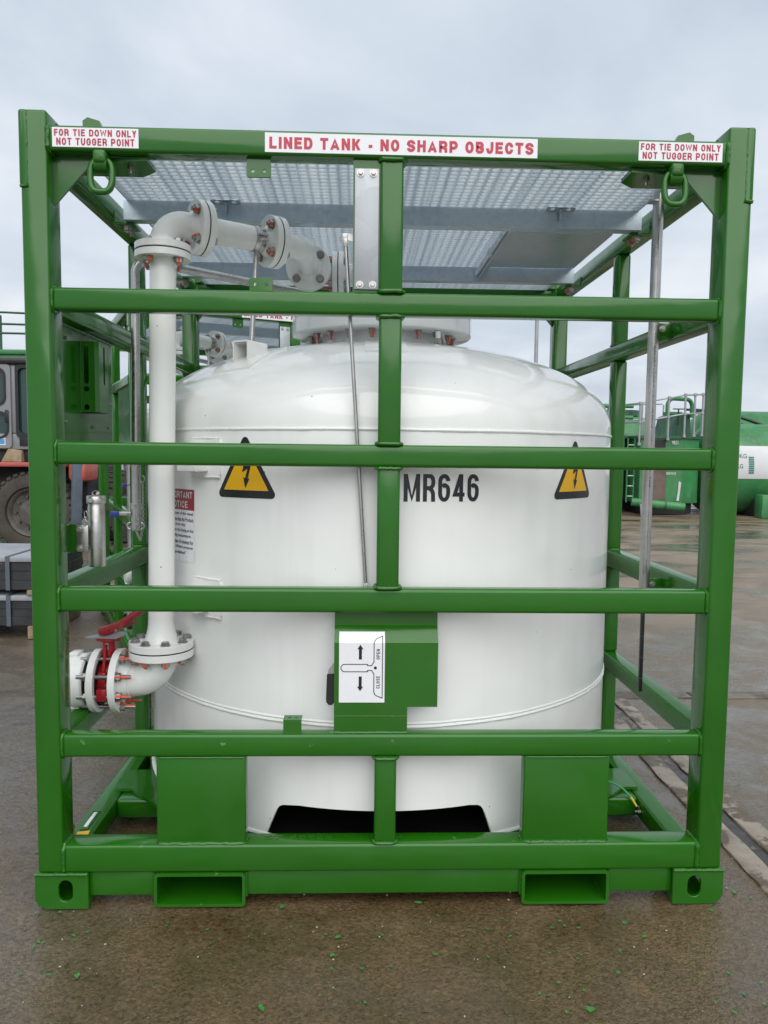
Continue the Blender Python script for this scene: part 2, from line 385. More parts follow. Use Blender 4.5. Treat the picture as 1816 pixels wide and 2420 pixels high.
def plate_mesh(outer, holes, t, mw=I4, bev=0.0):
    """flat plate in local xy with holes, thickness t along z (0..t); returns a mesh"""
    cu = bpy.data.curves.new('p', 'CURVE'); cu.dimensions = '2D'; cu.fill_mode = 'BOTH'; cu.extrude = t / 2 - bev; cu.bevel_depth = bev; cu.bevel_resolution = 0
    for pl in [outer] + list(holes):
        s = cu.splines.new('POLY'); s.points.add(len(pl) - 1)
        for p, q in zip(s.points, pl): p.co = (q[0], q[1], 0, 1)
        s.use_cyclic_u = True
    o = bpy.data.objects.new('p', cu); me = bpy.data.meshes.new_from_object(o)
    bpy.data.objects.remove(o); bpy.data.curves.remove(cu)
    me.transform(mw @ Matrix.Translation((0, 0, t / 2)))
    return me
XZ = Matrix(((1, 0, 0, 0), (0, 0, -1, 0), (0, 1, 0, 0), (0, 0, 0, 1)))     # local xy -> world xz, thickness toward -y
def add_mesh(bm, me): bm.from_mesh(me); bpy.data.meshes.remove(me)
def circ(x, y, r, n=16): return [(x + r * math.cos(2 * PI * i / n), y + r * math.sin(2 * PI * i / n)) for i in range(n)]
def oval(x0, x1, z0, z1, n=8):
    r = (x1 - x0) / 2; xc = (x0 + x1) / 2
    return [(xc + r * math.cos(a), z1 - r + r * math.sin(a)) for a in [PI * i / n for i in range(n + 1)]] + [(xc - r * math.cos(a), z0 + r - r * math.sin(a)) for a in [PI * i / n for i in range(n + 1)]]
def rrect(x0, x1, z0, z1, r, n=4):
    out = []
    for cx, cz, a0 in ((x1 - r, z1 - r, 0), (x0 + r, z1 - r, PI / 2), (x0 + r, z0 + r, PI), (x1 - r, z0 + r, 1.5 * PI)):
        out += [(cx + r * math.cos(a0 + PI / 2 * i / n), cz + r * math.sin(a0 + PI / 2 * i / n)) for i in range(n + 1)]
    return out
def text_mesh(s, w, h, bold=0.0, x=0.0, y=0.0, res=3, spacing=1.0):
    """flat text in xy fitted to the box x..x+w, y..y+h"""
    cu = bpy.data.curves.new('t', 'FONT'); cu.body = s; cu.size = 1; cu.offset = bold; cu.resolution_u = res; cu.space_character = spacing; cu.fill_mode = 'FRONT'
    o = bpy.data.objects.new('t', cu); me = bpy.data.meshes.new_from_object(o)
    bpy.data.objects.remove(o); bpy.data.curves.remove(cu)
    xs = [v.co.x for v in me.vertices]; ys = [v.co.y for v in me.vertices]
    x0, x1, y0, y1 = min(xs), max(xs), min(ys), max(ys)
    for v in me.vertices:
        v.co.x = x + (v.co.x - x0) / (x1 - x0) * w; v.co.y = y + (v.co.y - y0) / (y1 - y0) * h; v.co.z = 0
    return me

# plain grotesque capitals drawn as strokes (unit cell 1 wide, 1 high)
def _arc(cx, cy, rx, ry, a0, a1, n=7): return [(cx + rx * math.cos(R_(a0 + (a1 - a0) * i / n)), cy + ry * math.sin(R_(a0 + (a1 - a0) * i / n))) for i in range(n + 1)]
def glyph(ch, sx, sy):
    """strokes as (points, closed); sx, sy = half stroke widths in cell units"""
    l, r, b, t = sx, 1 - sx, sy, 1 - sy; m = 0.5; q = 0.30
    ry = 0.34; rx = min(0.5 - sx, 0.5 * (1 - 2 * sx))
    ring = _arc(r - rx, t - ry, rx, ry, 0, 90) + _arc(l + rx, t - ry, rx, ry, 90, 180) + _arc(l + rx, b + ry, rx, ry, 180, 270) + _arc(r - rx, b + ry, rx, ry, 270, 360)
    G_ = {
        'O': [(ring, True)],
        'I': [([(0.5, 0), (0.5, 1)], False)], 'L': [([(l, 1), (l, b), (1, b)], False)],
        'T': [([(0, t), (1, t)], False), ([(0.5, t), (0.5, 0)], False)],
        'N': [([(l, 0), (l, 1)], False), ([(r, 0), (r, 1)], False), ([(l, 1), (r, 0)], False)],
        'E': [([(1, t), (l, t), (l, b), (1, b)], False), ([(l, 0.52), (0.92, 0.52)], False)],
        'F': [([(1, t), (l, t), (l, 0)], False), ([(l, 0.5), (0.92, 0.5)], False)],
        'H': [([(l, 0), (l, 1)], False), ([(r, 0), (r, 1)], False), ([(l, 0.52), (r, 0.52)], False)],
        'D': [([(l, b), (l, t), (0.5, t)] + _arc(r - rx, t - ry, rx, ry, 80, 0) + _arc(r - rx, b + ry, rx, ry, 0, -80) + [(0.5, b)], True)],
        'P': [([(l, 0), (l, t), (0.55, t)] + _arc(0.55, t - 0.24, r - 0.55, 0.24, 80, -80) + [(0.55, t - 0.48), (l, t - 0.48)], False)],
        'R': [([(l, 0), (l, t), (0.55, t)] + _arc(0.55, t - 0.22, r - 0.55, 0.22, 80, -80) + [(0.55, t - 0.44), (l, t - 0.44)], False), ([(0.52, t - 0.44), (0.74, 0.46 - sy), (r - 0.02, 0.30), (r, 0)], False)],
        'B': [([(l, b), (l, t), (0.55, t)] + _arc(0.55, t - 0.21, r - 0.60, 0.21, 80, -80) + [(0.55, 0.54), (l, 0.54)], False), ([(0.5, 0.54)] + _arc(0.55, b + (0.54 - b) / 2, r - 0.55, (0.54 - b) / 2, 80, -80) + [(0.55, b), (l, b)], False)],
        'K': [([(l, 0), (l, 1)], False), ([(r, 1), (l + sx, 0.42)], False), ([(0.42, 0.58), (r, 0)], False)],
        'A': [([(sx * 0.9, 0), (0.5, 1), (1 - sx * 0.9, 0)], False), ([(0.24, 0.28), (0.76, 0.28)], False)],
        'V': [([(sx, 1), (0.5, 0), (1 - sx, 1)], False)],
        'W': [([(sx * .8, 1), (0.27, 0), (0.5, 0.95), (0.73, 0), (1 - sx * .8, 1)], False)],
        'M': [([(l, 0), (l, 1)], False), ([(r, 0), (r, 1)], False), ([(l, 1), (0.5, 0), (r, 1)], False)],
        'Y': [([(sx, 1), (0.5, 0.42), (1 - sx, 1)], False), ([(0.5, 0.46), (0.5, 0)], False)],
        'U': [([(l, 1)] + _arc(l + rx, b + ry, rx, ry, 180, 270) + _arc(r - rx, b + ry, rx, ry, 270, 360) + [(r, 1)], False)],
        'J': [([(r, 1)] + _arc(r - rx, b + ry, rx, ry, 360, 270) + _arc(l + rx, b + ry, rx, ry, 270, 180), False)],
        'C': [(_arc(r - rx, t - ry, rx, ry, 8, 90) + _arc(l + rx, t - ry, rx, ry, 90, 180) + _arc(l + rx, b + ry, rx, ry, 180, 270) + _arc(r - rx, b + ry, rx, ry, 270, 352), False)],
        'G': [(_arc(r - rx, t - ry, rx, ry, 8, 90) + _arc(l + rx, t - ry, rx, ry, 90, 180) + _arc(l + rx, b + ry, rx, ry, 180, 270) + _arc(r - rx, b + ry, rx, ry, 270, 350) + [(r, 0.48), (0.52, 0.48)], False)],
        'S': [(_arc(r - rx, t - 0.21, rx, 0.21, -5, 90) + _arc(l + rx, t - 0.21, rx, 0.21, 90, 180) + [(l + 0.02, 0.66), (0.28, 0.56), (0.72, 0.46), (r - 0.02, 0.36)] + _arc(r - rx, b + 0.22, rx, 0.22, 0, -90) + _arc(l + rx, b + 0.22, rx, 0.22, 270, 185), False)],
        '6': [(_arc(r - rx, t - 0.2, rx, 0.2, 5, 90) + _arc(l + rx, t - 0.2, rx, 0.2, 90, 180) + _arc(l + rx, b + 0.25, rx, 0.25, 180, 270) + _arc(r - rx, b + 0.25, rx, 0.25, 270, 360) + _arc(r - rx, 0.60 - 0.17, rx, 0.17, 0, 90) + [(l + rx, 0.60), (l + sx * 1.2, 0.54)], False)],
        '4': [([(1, 0.255), (sx, 0.255), (0.66, 1)], False), ([(0.70, 1), (0.70, 0)], False)],
        '-': [([(0.1, 0.38), (0.9, 0.38)], False)], "'": [],
    }
    return G_.get(ch, [])
GW = {'I': 0.36, 'M': 1.32, 'W': 1.45, '-': 0.55, ' ': 0.42, 'J': 0.88, 'L': 0.86, 'E': 0.9, 'F': 0.84, 'T': 0.95, 'A': 1.1}
def sign_text(s, w, h, stroke, x=0.0, y=0.0, gap=0.2):
    """lettering fitted to the box x..x+w, y..y+h; stroke = stroke width in metres"""
    ws = [GW.get(c, 1.0) for c in s]; tot = sum(ws) + gap * (len(s) - 1); k = w / tot; bm = nb(); cx = x; lay = 0
    for c, wi in zip(s, ws):
        cw = wi * k
        for pts, closed in glyph(c, min(0.45, stroke / 2 / cw), stroke * 0.46 / h):
            P = [Vector((cx + px * cw, y + py * h, 0)) for px, py in pts]
            P = [p for i, p in enumerate(P) if i == 0 or (p - P[i - 1]).length > 1e-5]
            n = len(P); Lf, Rt = [], []
            for i in range(n):
                a = P[i - 1] if (i > 0 or closed) else None; b = P[(i + 1) % n] if (i < n - 1 or closed) else None
                d0 = (P[i] - a).normalized() if a is not None else (b - P[i]).normalized(); d1_ = (b - P[i]).normalized() if b is not None else d0
                n0 = Vector((-d0.y, d0.x, 0)); n1 = Vector((-d1_.y, d1_.x, 0)); mm = (n0 + n1)
                if mm.length < 1e-4: mm = n0
                mm.normalize(); f = stroke / 2 / max(0.35, mm.dot(n0)); z = Vector((0, 0, 0.00006 * (lay % 4)))
                Lf.append(bm.verts.new(P[i] + mm * f + z)); Rt.append(bm.verts.new(P[i] - mm * f + z))
            for i in range(n if closed else n - 1):
                j = (i + 1) % n; bm.faces.new((Rt[i], Rt[j], Lf[j], Lf[i]))
            lay += 1
        cx += cw + gap * k
    # clip what sticks out above or below the letter height
    for v in bm.verts: v.co.y = min(y + h, max(y, v.co.y))
    me = bpy.data.meshes.new('t'); bm.to_mesh(me); bm.free(); return me

# ================================================================== THE SETTING
def lin(a, b, n): return [a + (b - a) * i / n for i in range(n)]
gx = [-900, -400, -150, -60, -30, -16, -10, -7, -5, -4] + lin(-3.2, 3.2, 256) + [3.2, 4, 5, 7, 10, 16, 30, 60, 150, 400, 900]
gy = [-60, -25, -10, -5, -3, -2] + lin(-1.2, 3.2, 176) + [3.2, 4, 5, 6.5, 8, 10, 13, 17, 22, 30, 45, 80, 150, 300, 600, 1200]
gv = []
for y in gy:
    for x in gx:
        near = max(0.0, min(1.0, (3.4 - abs(x)) / 0.6)) * max(0.0, min(1.0, (3.2 - y) / 0.5))
        h = noise.fractal(Vector((x * 2.2, y * 2.2, 0.3)), 0.8, 2.2, 3) * 0.003 + noise.fractal(Vector((x * 16, y * 16, 1.3)), 0.7, 2.0, 3) * 0.0022
        gv.append((x, y, (min(h, 0.004) - 0.005) * near - 0.005 * (1 - near)))
nx = len(gx)
gf = [(j * nx + i, j * nx + i + 1, (j + 1) * nx + i + 1, (j + 1) * nx + i) for j in range(len(gy) - 1) for i in range(nx - 1)]
gm = bpy.data.meshes.new('ground'); gm.from_pydata(gv, [], gf)
ground = part('ground', gm, 'ground', smooth=180); tag(ground, 'wet brown asphalt yard with mud and grit', kind='structure')

def slab_strip(name, x0, x1, y0, y1, z0, z1, mat, along, label, n_break):
    r = link(bpy.data.objects.new(name, None)); tag(r, label, kind='structure')
    cuts = [along[0] + (along[1] - along[0]) * k / n_break + (random.uniform(-0.1, 0.1) if 0 < k < n_break else 0) for k in range(n_break + 1)]
    for a, b in zip(cuts, cuts[1:]):
        bm = nb()
        if y0 is None: box(bm, x0, x1, a + 0.004, b - 0.004, z0, z1, 0.006)
        else: box(bm, a + 0.004, b - 0.004, y0, y1, z0, z1, 0.006)
        bmesh.ops.subdivide_edges(bm, edges=[e for e in bm.edges if e.calc_length() > 0.3], cuts=24, use_grid_fill=True)
        for v in bm.verts:
            if v.co.z > 0: v.co += Vector((noise.noise(v.co * 9), noise.noise(v.co * 9 + Vector((3, 1, 2))), noise.noise(v.co * 14) * 0.25)) * 0.011
        part('slab', bm, mat, r, smooth=60)
    return r
slab_strip('kerb_strip', 1.285, 1.372, None, None, -0.08, 0.004, 'concrete', (-4.0, 2.08), 'inner pale concrete edging of the drain channel beside the frame', 5)
slab_strip('kerb_strip', 1.428, 1.515, None, None, -0.08, 0.005, 'concrete', (-4.0, 2.08), 'outer pale concrete edging of the drain channel', 5)
slab_strip('cross_strip', None, None, 2.10, 2.21, -0.08, 0.003, 'strip', (-14, 14), 'thin concrete strip running across the yard behind the frame', 14)
bm = nb(); box(bm, 1.372, 1.428, -4, 2.08, -0.08, -0.004)
tag(part('gutter', bm, 'gutter'), 'dark muddy gutter between the two concrete edgings', kind='structure')

# ================================================================== TANK FRAME
RW, DEP = 0.0115, 2.16
G = 'green'
F = root('tank_frame', 'green welded steel cage frame standing around the big white tank', 'frame', (0, 1.08, 0))
def fbox(name, x0, x1, y0, y1, z0, z1, r=RW, mat=G, parent=F, seg=3):
    bm = nb(); box(bm, x0, x1, y0, y1, z0, z1, r, seg); return part(name, bm, mat, parent)
XI, XO = 1.02, 1.10
for sx in (-1, 1):
    for yy in (0.0, DEP - 0.10):
        a, b = sorted((sx * XI, sx * XO))
        fbox('corner_post', a, b, yy, yy + 0.10, 0.114, 2.455, 0.010)
        # outer doubler plate at the head of the post, with its weld
        a, b = sorted((sx * 1.076, sx * 1.1045))
        bm = nb(); box(bm, a, b, yy + 0.0004, yy + 0.0996, 2.236, 2.4555, 0.009, 3); d = part('doubler_plate', bm, G, F)
        bm = nb(); weld(bm, [(sx * 1.078, yy + 0.0022, 2.24), (sx * 1.078, yy + 0.0022, 2.45)], 0.003, False); part('weld_bead', bm, 'weld', d); bm = nb(); weld(bm, [(sx * 1.077, yy - 0.001, 2.236), (sx * 1.10, yy - 0.001, 2.233)], 0.005, False)
        part('weld_bead', bm, 'weld', d)
        # corner casting with slotted holes
        y0, y1 = (yy - 0.004, yy + 0.166) if yy < 1 else (yy - 0.066, yy + 0.104)
        a, b = sorted((sx * 0.943, sx * 1.107)); bm = nb()
        fy = y0 if yy < 1 else y1 - 0.012
        out = [(a, 0.113), (b, 0.113), (b, 0.03), (b - 0.01, 0.012), (b - 0.03, 0.0), (a, 0.0)] if sx > 0 else [(a, 0.113), (b, 0.113), (b, 0.0), (a + 0.03, 0.0), (a + 0.01, 0.012), (a, 0.03)]
        hx = sorted((sx * 0.989, sx * 1.036))
        add_mesh(bm, plate_mesh(out, [oval(hx[0], hx[1], 0.022, 0.096)], 0.012, Matrix.Translation((0, fy + 0.012, 0)) @ XZ, 0.0015))
        YZ = Matrix(((0, 0, 1, 0), (1, 0, 0, 0), (0, 1, 0, 0), (0, 0, 0, 1)))
        add_mesh(bm, plate_mesh([(y0 + 0.012, 0.012), (y1 - 0.012, 0.012), (y1 - 0.012, 0.112), (y0 + 0.012, 0.112)], [oval((y0 + y1) / 2 - 0.024, (y0 + y1) / 2 + 0.024, 0.024, 0.094)], 0.012, Matrix.Translation((b - 0.0125 if sx > 0 else a + 0.0005, 0, 0)) @ YZ))
        ia, ib = (a, a + 0.012) if sx > 0 else (b - 0.012, b)
        box(bm, ia, ib, y0 + 0.0125, y1 - 0.0125, 0.001, 0.112)
        ya, yb = (y1 - 0.012, y1) if yy < 1 else (y0, y0 + 0.012)
        box(bm, a + 0.001, b - 0.001, ya, yb, 0.001, 0.1125)
        box(bm, a + 0.03, b - 0.03, y0 + 0.013, y1 - 0.013, 0.002, 0.014); box(bm, a + 0.001, b - 0.001, y0 + 0.013, y1 - 0.013, 0.1, 0.1135)
        cst = part('corner_casting', bm, G, F)
        bm = nb(); wy = y0 - 0.0005 if yy < 1 else y1 + 0.0005
        weld(bm, [(a - 0.001, wy, 0.115), (b + 0.001, wy, 0.115)], 0.005, False); part('weld_bead', bm, 'weld', cst)
ZR = [(1.876, 1.945), (1.413, 1.483), (0.955, 1.033), (0.49, 0.565)]
RY0, RY1 = 0.007, 0.062
def weld_part(loops, parent, r=0.0048):
    for lp in loops:
        bm = nb(); weld(bm, lp, r); o = part('weld_bead', bm, 'weld', parent)
    return o
# front and rear horizontals
for rear in (0, 1):
    f = (lambda y: DEP - y) if rear else (lambda y: y)
    def yr(a, b): return tuple(sorted((f(a), f(b))))
    y0, y1 = yr(0.001, 0.071)
    tr = fbox('top_rail', -XI, XI, y0, y1, 2.338, 2.412, 0.0095)
    weld_part([rect_loop('x', sx * 1.018, y0, y1, 2.338, 2.412) for sx in (-1, 1)], tr, 0.006)
    y0, y1 = yr(RY0, RY1)
    for z0, z1 in ZR:
        rl = fbox('cross_rail', -XI, XI, y0, y1, z0, z1, RW, 'green_dusty' if z0 < 0.6 else G)
        weld_part([rect_loop('x', sx * 1.018, y0, y1, z0, z1) for sx in (-1, 1)], rl)
    y0, y1 = yr(0.0, 0.082)
    bb = fbox('base_beam', -XI, XI, y0, y1, 0.1145, 0.206, 0.010, 'green_dusty')
    weld_part([rect_loop('x', sx * 1.018, y0, y1, 0.1145, 0.206) for sx in (-1, 1)], bb, 0.006)
    y0, y1 = yr(0.014, 0.026)
    for x0, x1 in ((-0.943, -0.735), (-0.445, 0.446), (0.732, 0.943)):
        s = fbox('skirt_plate', x0, x1, y0, y1, 0.034, 0.1165, 0.002)
    y0, y1 = yr(0.010, 0.058)
    for x0, x1 in ((-0.727, -0.445), (0.446, 0.725)):
        pl = fbox('pillar_plate', x0, x1, y0, y1, 0.204, 0.492, 0.006)
        weld_part([rect_loop('z', 0.2065, x0, x1, y0, y1)], pl, 0.006)
        weld_part([rect_loop('z', 0.489, x0, x1, y0, y1)], pl, 0.003)
    y0, y1 = yr(0.004, 0.060)
    for z0, z1 in ((0.204, 0.492), (1.031, 1.415), (1.481, 1.878), (1.943, 2.340)):
        cp = fbox('centre_post', -0.035, 0.035, y0, y1, z0, z1, 0.009)
        weld_part([rect_loop('z', z0 + 0.005, -0.035, 0.035, y0, y1, 0.003, 0.01), rect_loop('z', z1 - 0.005, -0.035, 0.035, y0, y1, 0.003, 0.01)], cp, 0.0055)
# fork pockets
for xa, xb in ((-0.735, -0.445), (0.446, 0.732)):
    bm = nb()
    add_mesh(bm, plate_mesh(rrect(xa, xb, 0.002, 0.1135, 0.013), [rrect(xa + 0.010, xb - 0.010, 0.012, 0.1035, 0.006)], DEP + 0.006, Matrix.Translation((0, DEP + 0.003, 0)) @ XZ))
    fp = part('fork_pocket', bm, 'green_dusty', F)
    for xx in (xa - 0.002, xb + 0.002):
        bm = nb(); weld(bm, [(xx, 0.0125, 0.03), (xx, 0.0125, 0.112)], 0.004, False); part('weld_bead', bm, 'weld', fp)
# sides
for sx in (-1, 1):
    a, b = sorted((sx * 1.03, sx * 1.098))
    for nm, z0, z1 in (('top_side_rail', 2.338, 2.412), ('side_rail', 1.876, 1.945), ('side_rail', 0.955, 1.033), ('side_rail', 0.47 if sx < 0 else 0.49, 0.545 if sx < 0 else 0.565)):
        rl = fbox(nm, a, b, 0.098, DEP - 0.098, z0, z1)
        weld_part([rect_loop('y', y, a, b, z0, z1) for y in (0.101, DEP - 0.101)], rl)
    a, b = sorted((sx * 1.02, sx * 1.10))
    fbox('base_side_beam', a, b, 0.162, DEP - 0.162, 0.03, 0.11)
    a, b = sorted((sx * 1.034, sx * 1.094))
    for z0, z1 in ((0.11, 0.471 if sx < 0 else 0.491), (0.544 if sx < 0 else 0.564, 0.956), (1.032, 1.877), (1.944, 2.339)):
        mp_ = fbox('mid_post', a, b, 1.03, 1.10, z0, z1)
    weld_part([rect_loop('z', 1.947, a, b, 1.03, 1.10), rect_loop('z', 1.034, a, b, 1.03, 1.10)], mp_, 0.004)
# base cross members and tank foot plates
for y0, y1 in ((0.53, 0.61), (1.55, 1.63)):
    fbox('base_cross_member', -1.021, 1.021, y0, y1, 0.032, 0.108)
for sx in (-1, 1):
    for yy, sy in ((0.60, 1), (1.56, -1)):
        pts = [(1.045, 0.0), (1.045, 0.18), (0.70, 0.18), (0.70, -0.16), (0.85, -0.14), (0.985, 0.0)]
        bm = nb(); prism(bm, [(sx * px, yy + sy * py) for px, py in pts], 0.1105, 0.1225, 'xy'); part('foot_plate', bm, G, F)
bm = nb(); lathe(bm, [(0.70, 0.123), (1.005, 0.123), (1.005, 0.150), (0.70, 0.150), (0.70, 0.123)], (0.004, 1.08, 0), seg=72); part('tank_seat_ring', bm, 'green', F)
# corner details of the roof
for sx in (-1, 1):
    for rear in (0, 1):
        f = (lambda y: DEP - y) if rear else (lambda y: y)
        bm = nb(); prism(bm, [(sx * 1.022, 2.19), (sx * 1.022, 2.34), (sx * 0.86, 2.34), (sx * 0.86, 2.335), (sx * 0.90, 2.325), (sx * 1.0, 2.215)], f(0.046), f(0.056), 'xz'); part('corner_gusset', bm, G, F, smooth=20)
        bm = nb(); prism(bm, [(sx * 1.03, f(0.072)), (sx * 0.735, f(0.03)), (sx * 0.735, f(0.125)), (sx * 0.785, f(0.172)), (sx * 1.03, f(0.172))], 2.324, 2.336, 'xy'); pl = part('corner_plate', bm, G, F, smooth=20)
        bm = nb(); cyl(bm, (sx * 0.80, f(0.085), 2.324), (sx * 0.80, f(0.085), 2.305), 0.006, seg=10); cyl(bm, (sx * 0.80, f(0.085), 2.324), (sx * 0.80, f(0.085), 2.316), 0.011, seg=6); part('bolt', bm, 'bolt', pl, smooth=20)
        bm = nb(); prism(bm, [(sx * 1.03, 2.455), (sx * 1.0, 2.43), (sx * 0.95, 2.425), (sx * 0.91, 2.414), (sx * 1.03, 2.40)], f(0.082), f(0.094), 'xz'); part('head_gusset', bm, G, F, smooth=20)
        bm = nb(); prism(bm, [(sx * 0.925, 2.413), (sx * 0.925, 2.436), (sx * 0.910, 2.446), (sx * 0.875, 2.436), (sx * 0.866, 2.413)], f(0.030), f(0.05), 'xz'); part('roof_lug', bm, G, F, smooth=20)
# left side panel with slotted document holder
bm = nb(); box(bm, -1.085, -1.079, 0.165, 0.745, 1.435, 1.877); sp_ = part('side_panel', bm, G, F)
bm = nb(); weld(bm, [(-1.078, 0.17, 1.873), (-1.078, 0.745, 1.873)], 0.005, False); part('weld_bead', bm, 'weld', sp_)
hm = plate_mesh([(0, 0), (0.13, 0), (0.13, 0.25), (0, 0.25)], [oval(0.045, 0.072, 0.115, 0.238), circ(0.0585, 0.09, 0.012), circ(0.0585, 0.02, 0.012)], 0.003)
MX = Matrix(((1, 0, 0, 0), (0, 0, 1, 0), (0, 1, 0, 0), (0, 0, 0, 1)))
bm = nb()
# holder: front face towards the camera (normal -y), right side face, back and left
add_mesh(bm, plate_mesh([(0, 0), (0.050, 0), (0.050, 0.248), (0, 0.248)], [oval(0.012, 0.029, 0.100, 0.236), circ(0.0205, 0.082, 0.0095), circ(0.0205, 0.018, 0.0095)], 0.003, Matrix.Translation((-1.078, 0.403, 1.59)) @ XZ))
YZ2 = Matrix(((0, 0, 1, 0), (1, 0, 0, 0), (0, 1, 0, 0), (0, 0, 0, 1)))
add_mesh(bm, plate_mesh([(0.0, 0), (0.10, 0), (0.10, 0.248), (0.0, 0.248)], [oval(0.045, 0.062, 0.10, 0.236)], 0.003, Matrix.Translation((-1.0185, 0.4105, 1.59)) @ YZ2))
bar_ = nb(); prism(bar_, [(-1.0285, 0.4), (-1.0155, 0.4095), (-1.0185, 0.4115), (-1.0285, 0.403)], 1.59, 1.838, 'xy'); tm_ = bpy.data.meshes.new('t'); bar_.to_mesh(tm_); bar_.free(); add_mesh(bm, tm_)
box(bm, -1.078, -1.0185, 0.5075, 0.5105, 1.59, 1.838)
part('document_holder', bm, G, sp_, smooth=60)
bm = nb(); box(bm, -1.076, -1.02, 0.405, 0.507, 1.591, 1.594); part('holder_base', bm, 'inner_shade', sp_)
bm = nb(); weld(bm, [(-1.0765, 0.3985, 1.59), (-1.0765, 0.3985, 1.836)], 0.0035, False); part('weld_bead', bm, 'weld', sp_)
bm = nb(); cyl(bm, (0, 0, 0), (0.006, 0, 0), 0.006, seg=10); cyl(bm, (0.006, 0, 0), (0.009, 0, 0), 0.003, seg=8); stud = bpy.data.meshes.new('stud'); bm.to_mesh(stud); bm.free(); finish(stud, 'steel')
for y, z in ((0.27, 1.83), (0.25, 1.55), (0.56, 1.63), (0.70, 1.635), (0.52, 1.54), (0.54, 1.54), (0.70, 1.545)):
    inst('stud', stud, sp_, Matrix.Translation((-1.079, y, z)))
# tabs with two holes
for x0, x1, z0, z1, zh in ((-0.437, -0.366, 2.282, 2.345, 2.30), (-0.430, -0.361, 1.938, 1.984, 1.966)):
    bm = nb(); add_mesh(bm, plate_mesh(rrect(x0, x1, z0, z1, 0.006), [circ(x0 + 0.018, zh, 0.0062), circ(x1 - 0.018, zh, 0.0062)], 0.006, Matrix.Translation((0, 0.03, 0)) @ XZ, 0.0008)); part('fixing_tab', bm, G, F, smooth=20)
# aluminium plate beside the centre post
bm = nb(); box(bm, -0.117, -0.034, 0.017, 0.024, 1.944, 2.339); part('plate_backing', bm, G, F)
bm = nb(); box(bm, -0.112, -0.039, 0.010, 0.0165, 1.953, 2.310, 0.002); ap = part('blank_plate', bm, 'alu', F)
bm = nb(); cyl(bm, (0, 0, 0), (0, -0.002, 0), 0.0115, seg=24); cyl(bm, (0, -0.002, 0), (0, -0.0085, 0), 0.0072, seg=6); cyl(bm, (0, -0.0085, 0), (0, -0.0095, 0), 0.006, 0.0055, seg=16); pb = bpy.data.meshes.new('plate_bolt'); bmesh.ops.recalc_face_normals(bm, faces=bm.faces); bm.to_mesh(pb); bm.free(); finish(pb, 'steel', 25)
for x in (-0.095, -0.056):
    for z in (1.967, 2.296): inst('plate_bolt', pb, ap, Matrix.Translation((x, 0.010, z)))
# small folded bracket on the lower rail
bm = nb(); box(bm, -0.326, -0.268, 0.012, 0.016, 0.563, 0.606, 0.001); add_mesh(bm, plate_mesh([(-0.326, 0.0), (-0.268, 0.0), (-0.268, 0.045), (-0.326, 0.045)], [circ(-0.307, 0.022, 0.005, 10), circ(-0.286, 0.022, 0.005, 10)], 0.004, Matrix.Translation((0, 0.012, 0.6065)))); part('folded_bracket', bm, G, F, smooth=20)
# folded cover plate for the valve handle
prof = [(0.056, 0.958), (0.056, 0.906), (0.020, 0.858), (0.020, 0.565)]
bm = nb()
def strip(x0, x1, pr, th):
    for (ya, za), (yb, zb) in zip(pr, pr[1:]):
        vs = [bm.verts.new(p) for p in ((x0, ya, za), (x1, ya, za), (x1, yb, zb), (x0, yb, zb), (x0, ya + th, za), (x1, ya + th, za), (x1, yb + th, zb), (x0, yb + th, zb))]
        for q in ((0, 1, 2, 3), (7, 6, 5, 4), (0, 3, 7, 4), (1, 5, 6, 2), (0, 4, 5, 1), (3, 2, 6, 7)): bm.faces.new([vs[i] for i in q])
strip(-0.166, 0.164, prof[:3], 0.004)
box(bm, -0.166, 0.068, 0.020, 0.024, 0.564, 0.858); box(bm, 0.068, 0.164, 0.020, 0.024, 0.650, 0.858)
cv = part('handle_cover', bm, G, F, smooth=20)
bm = nb(); weld(bm, [(-0.166, 0.018, 0.567), (0.068, 0.018, 0.567)], 0.005, False); part('weld_bead', bm, 'weld', cv); bm = nb(); weld(bm, [(-0.166, 0.0205, 0.62), (0.068, 0.0205, 0.62)], 0.0016, False); part('weld_bead', bm, 'weld', cv)
# sign on the cover
bm = nb(); box(bm, -0.1505, -0.0055, 0.0185, 0.0195, 0.665, 0.8578)
vs = [bm.verts.new(p) for p in ((-0.1505, 0.0185, 0.8578), (-0.0055, 0.0185, 0.8578), (-0.0055, 0.0415, 0.8890), (-0.1505, 0.0415, 0.8890))]; bm.faces.new(vs)
sg = part('handle_sign', bm, 'sticker', cv, smooth=10); sg['label'] = 'white sign with open and close handle diagram'
def sxz(qx, qy): return (-0.151 + (qx - 507) * 0.000329, 0.891 - (qy - 285) * 0.000329)
def fold(p, off=0.0006):
    x, z = p
    return (x, 0.0185 - off, z) if z <= 0.8578 else (x, 0.0185 - off + (z - 0.8578) * 0.737, z)
bm = nb()
arc = [(565 - 38 * math.sin(a), 631 - 37 * math.cos(a)) for a in [PI * i / 10 for i in range(11)]]
outl = arc[::-1][0:0] + [(783, 595)] + [(565, 595)] + arc[1:-1] + [(565, 668), (783, 668), (783, 655), (823, 655), (845, 688), (845, 868), (852, 888), (870, 905), (927, 928), (927, 387), (927, 328), (870, 352), (852, 368), (845, 387), (845, 572), (823, 607), (783, 607)]
P3 = [Vector(fold(sxz(*p))) for p in outl]
for i in range(len(P3)):
    a, b = P3[i], P3[(i + 1) % len(P3)]; d = (b - a)
    if d.length < 1e-6: continue
    nrm = Vector((0, -1, 0)); s = d.cross(nrm).normalized() * 0.0013; e = d.normalized() * 0.0009
    bm.faces.new([bm.verts.new(q) for q in (a - e - s, b + e - s, b + e + s, a - e + s)])
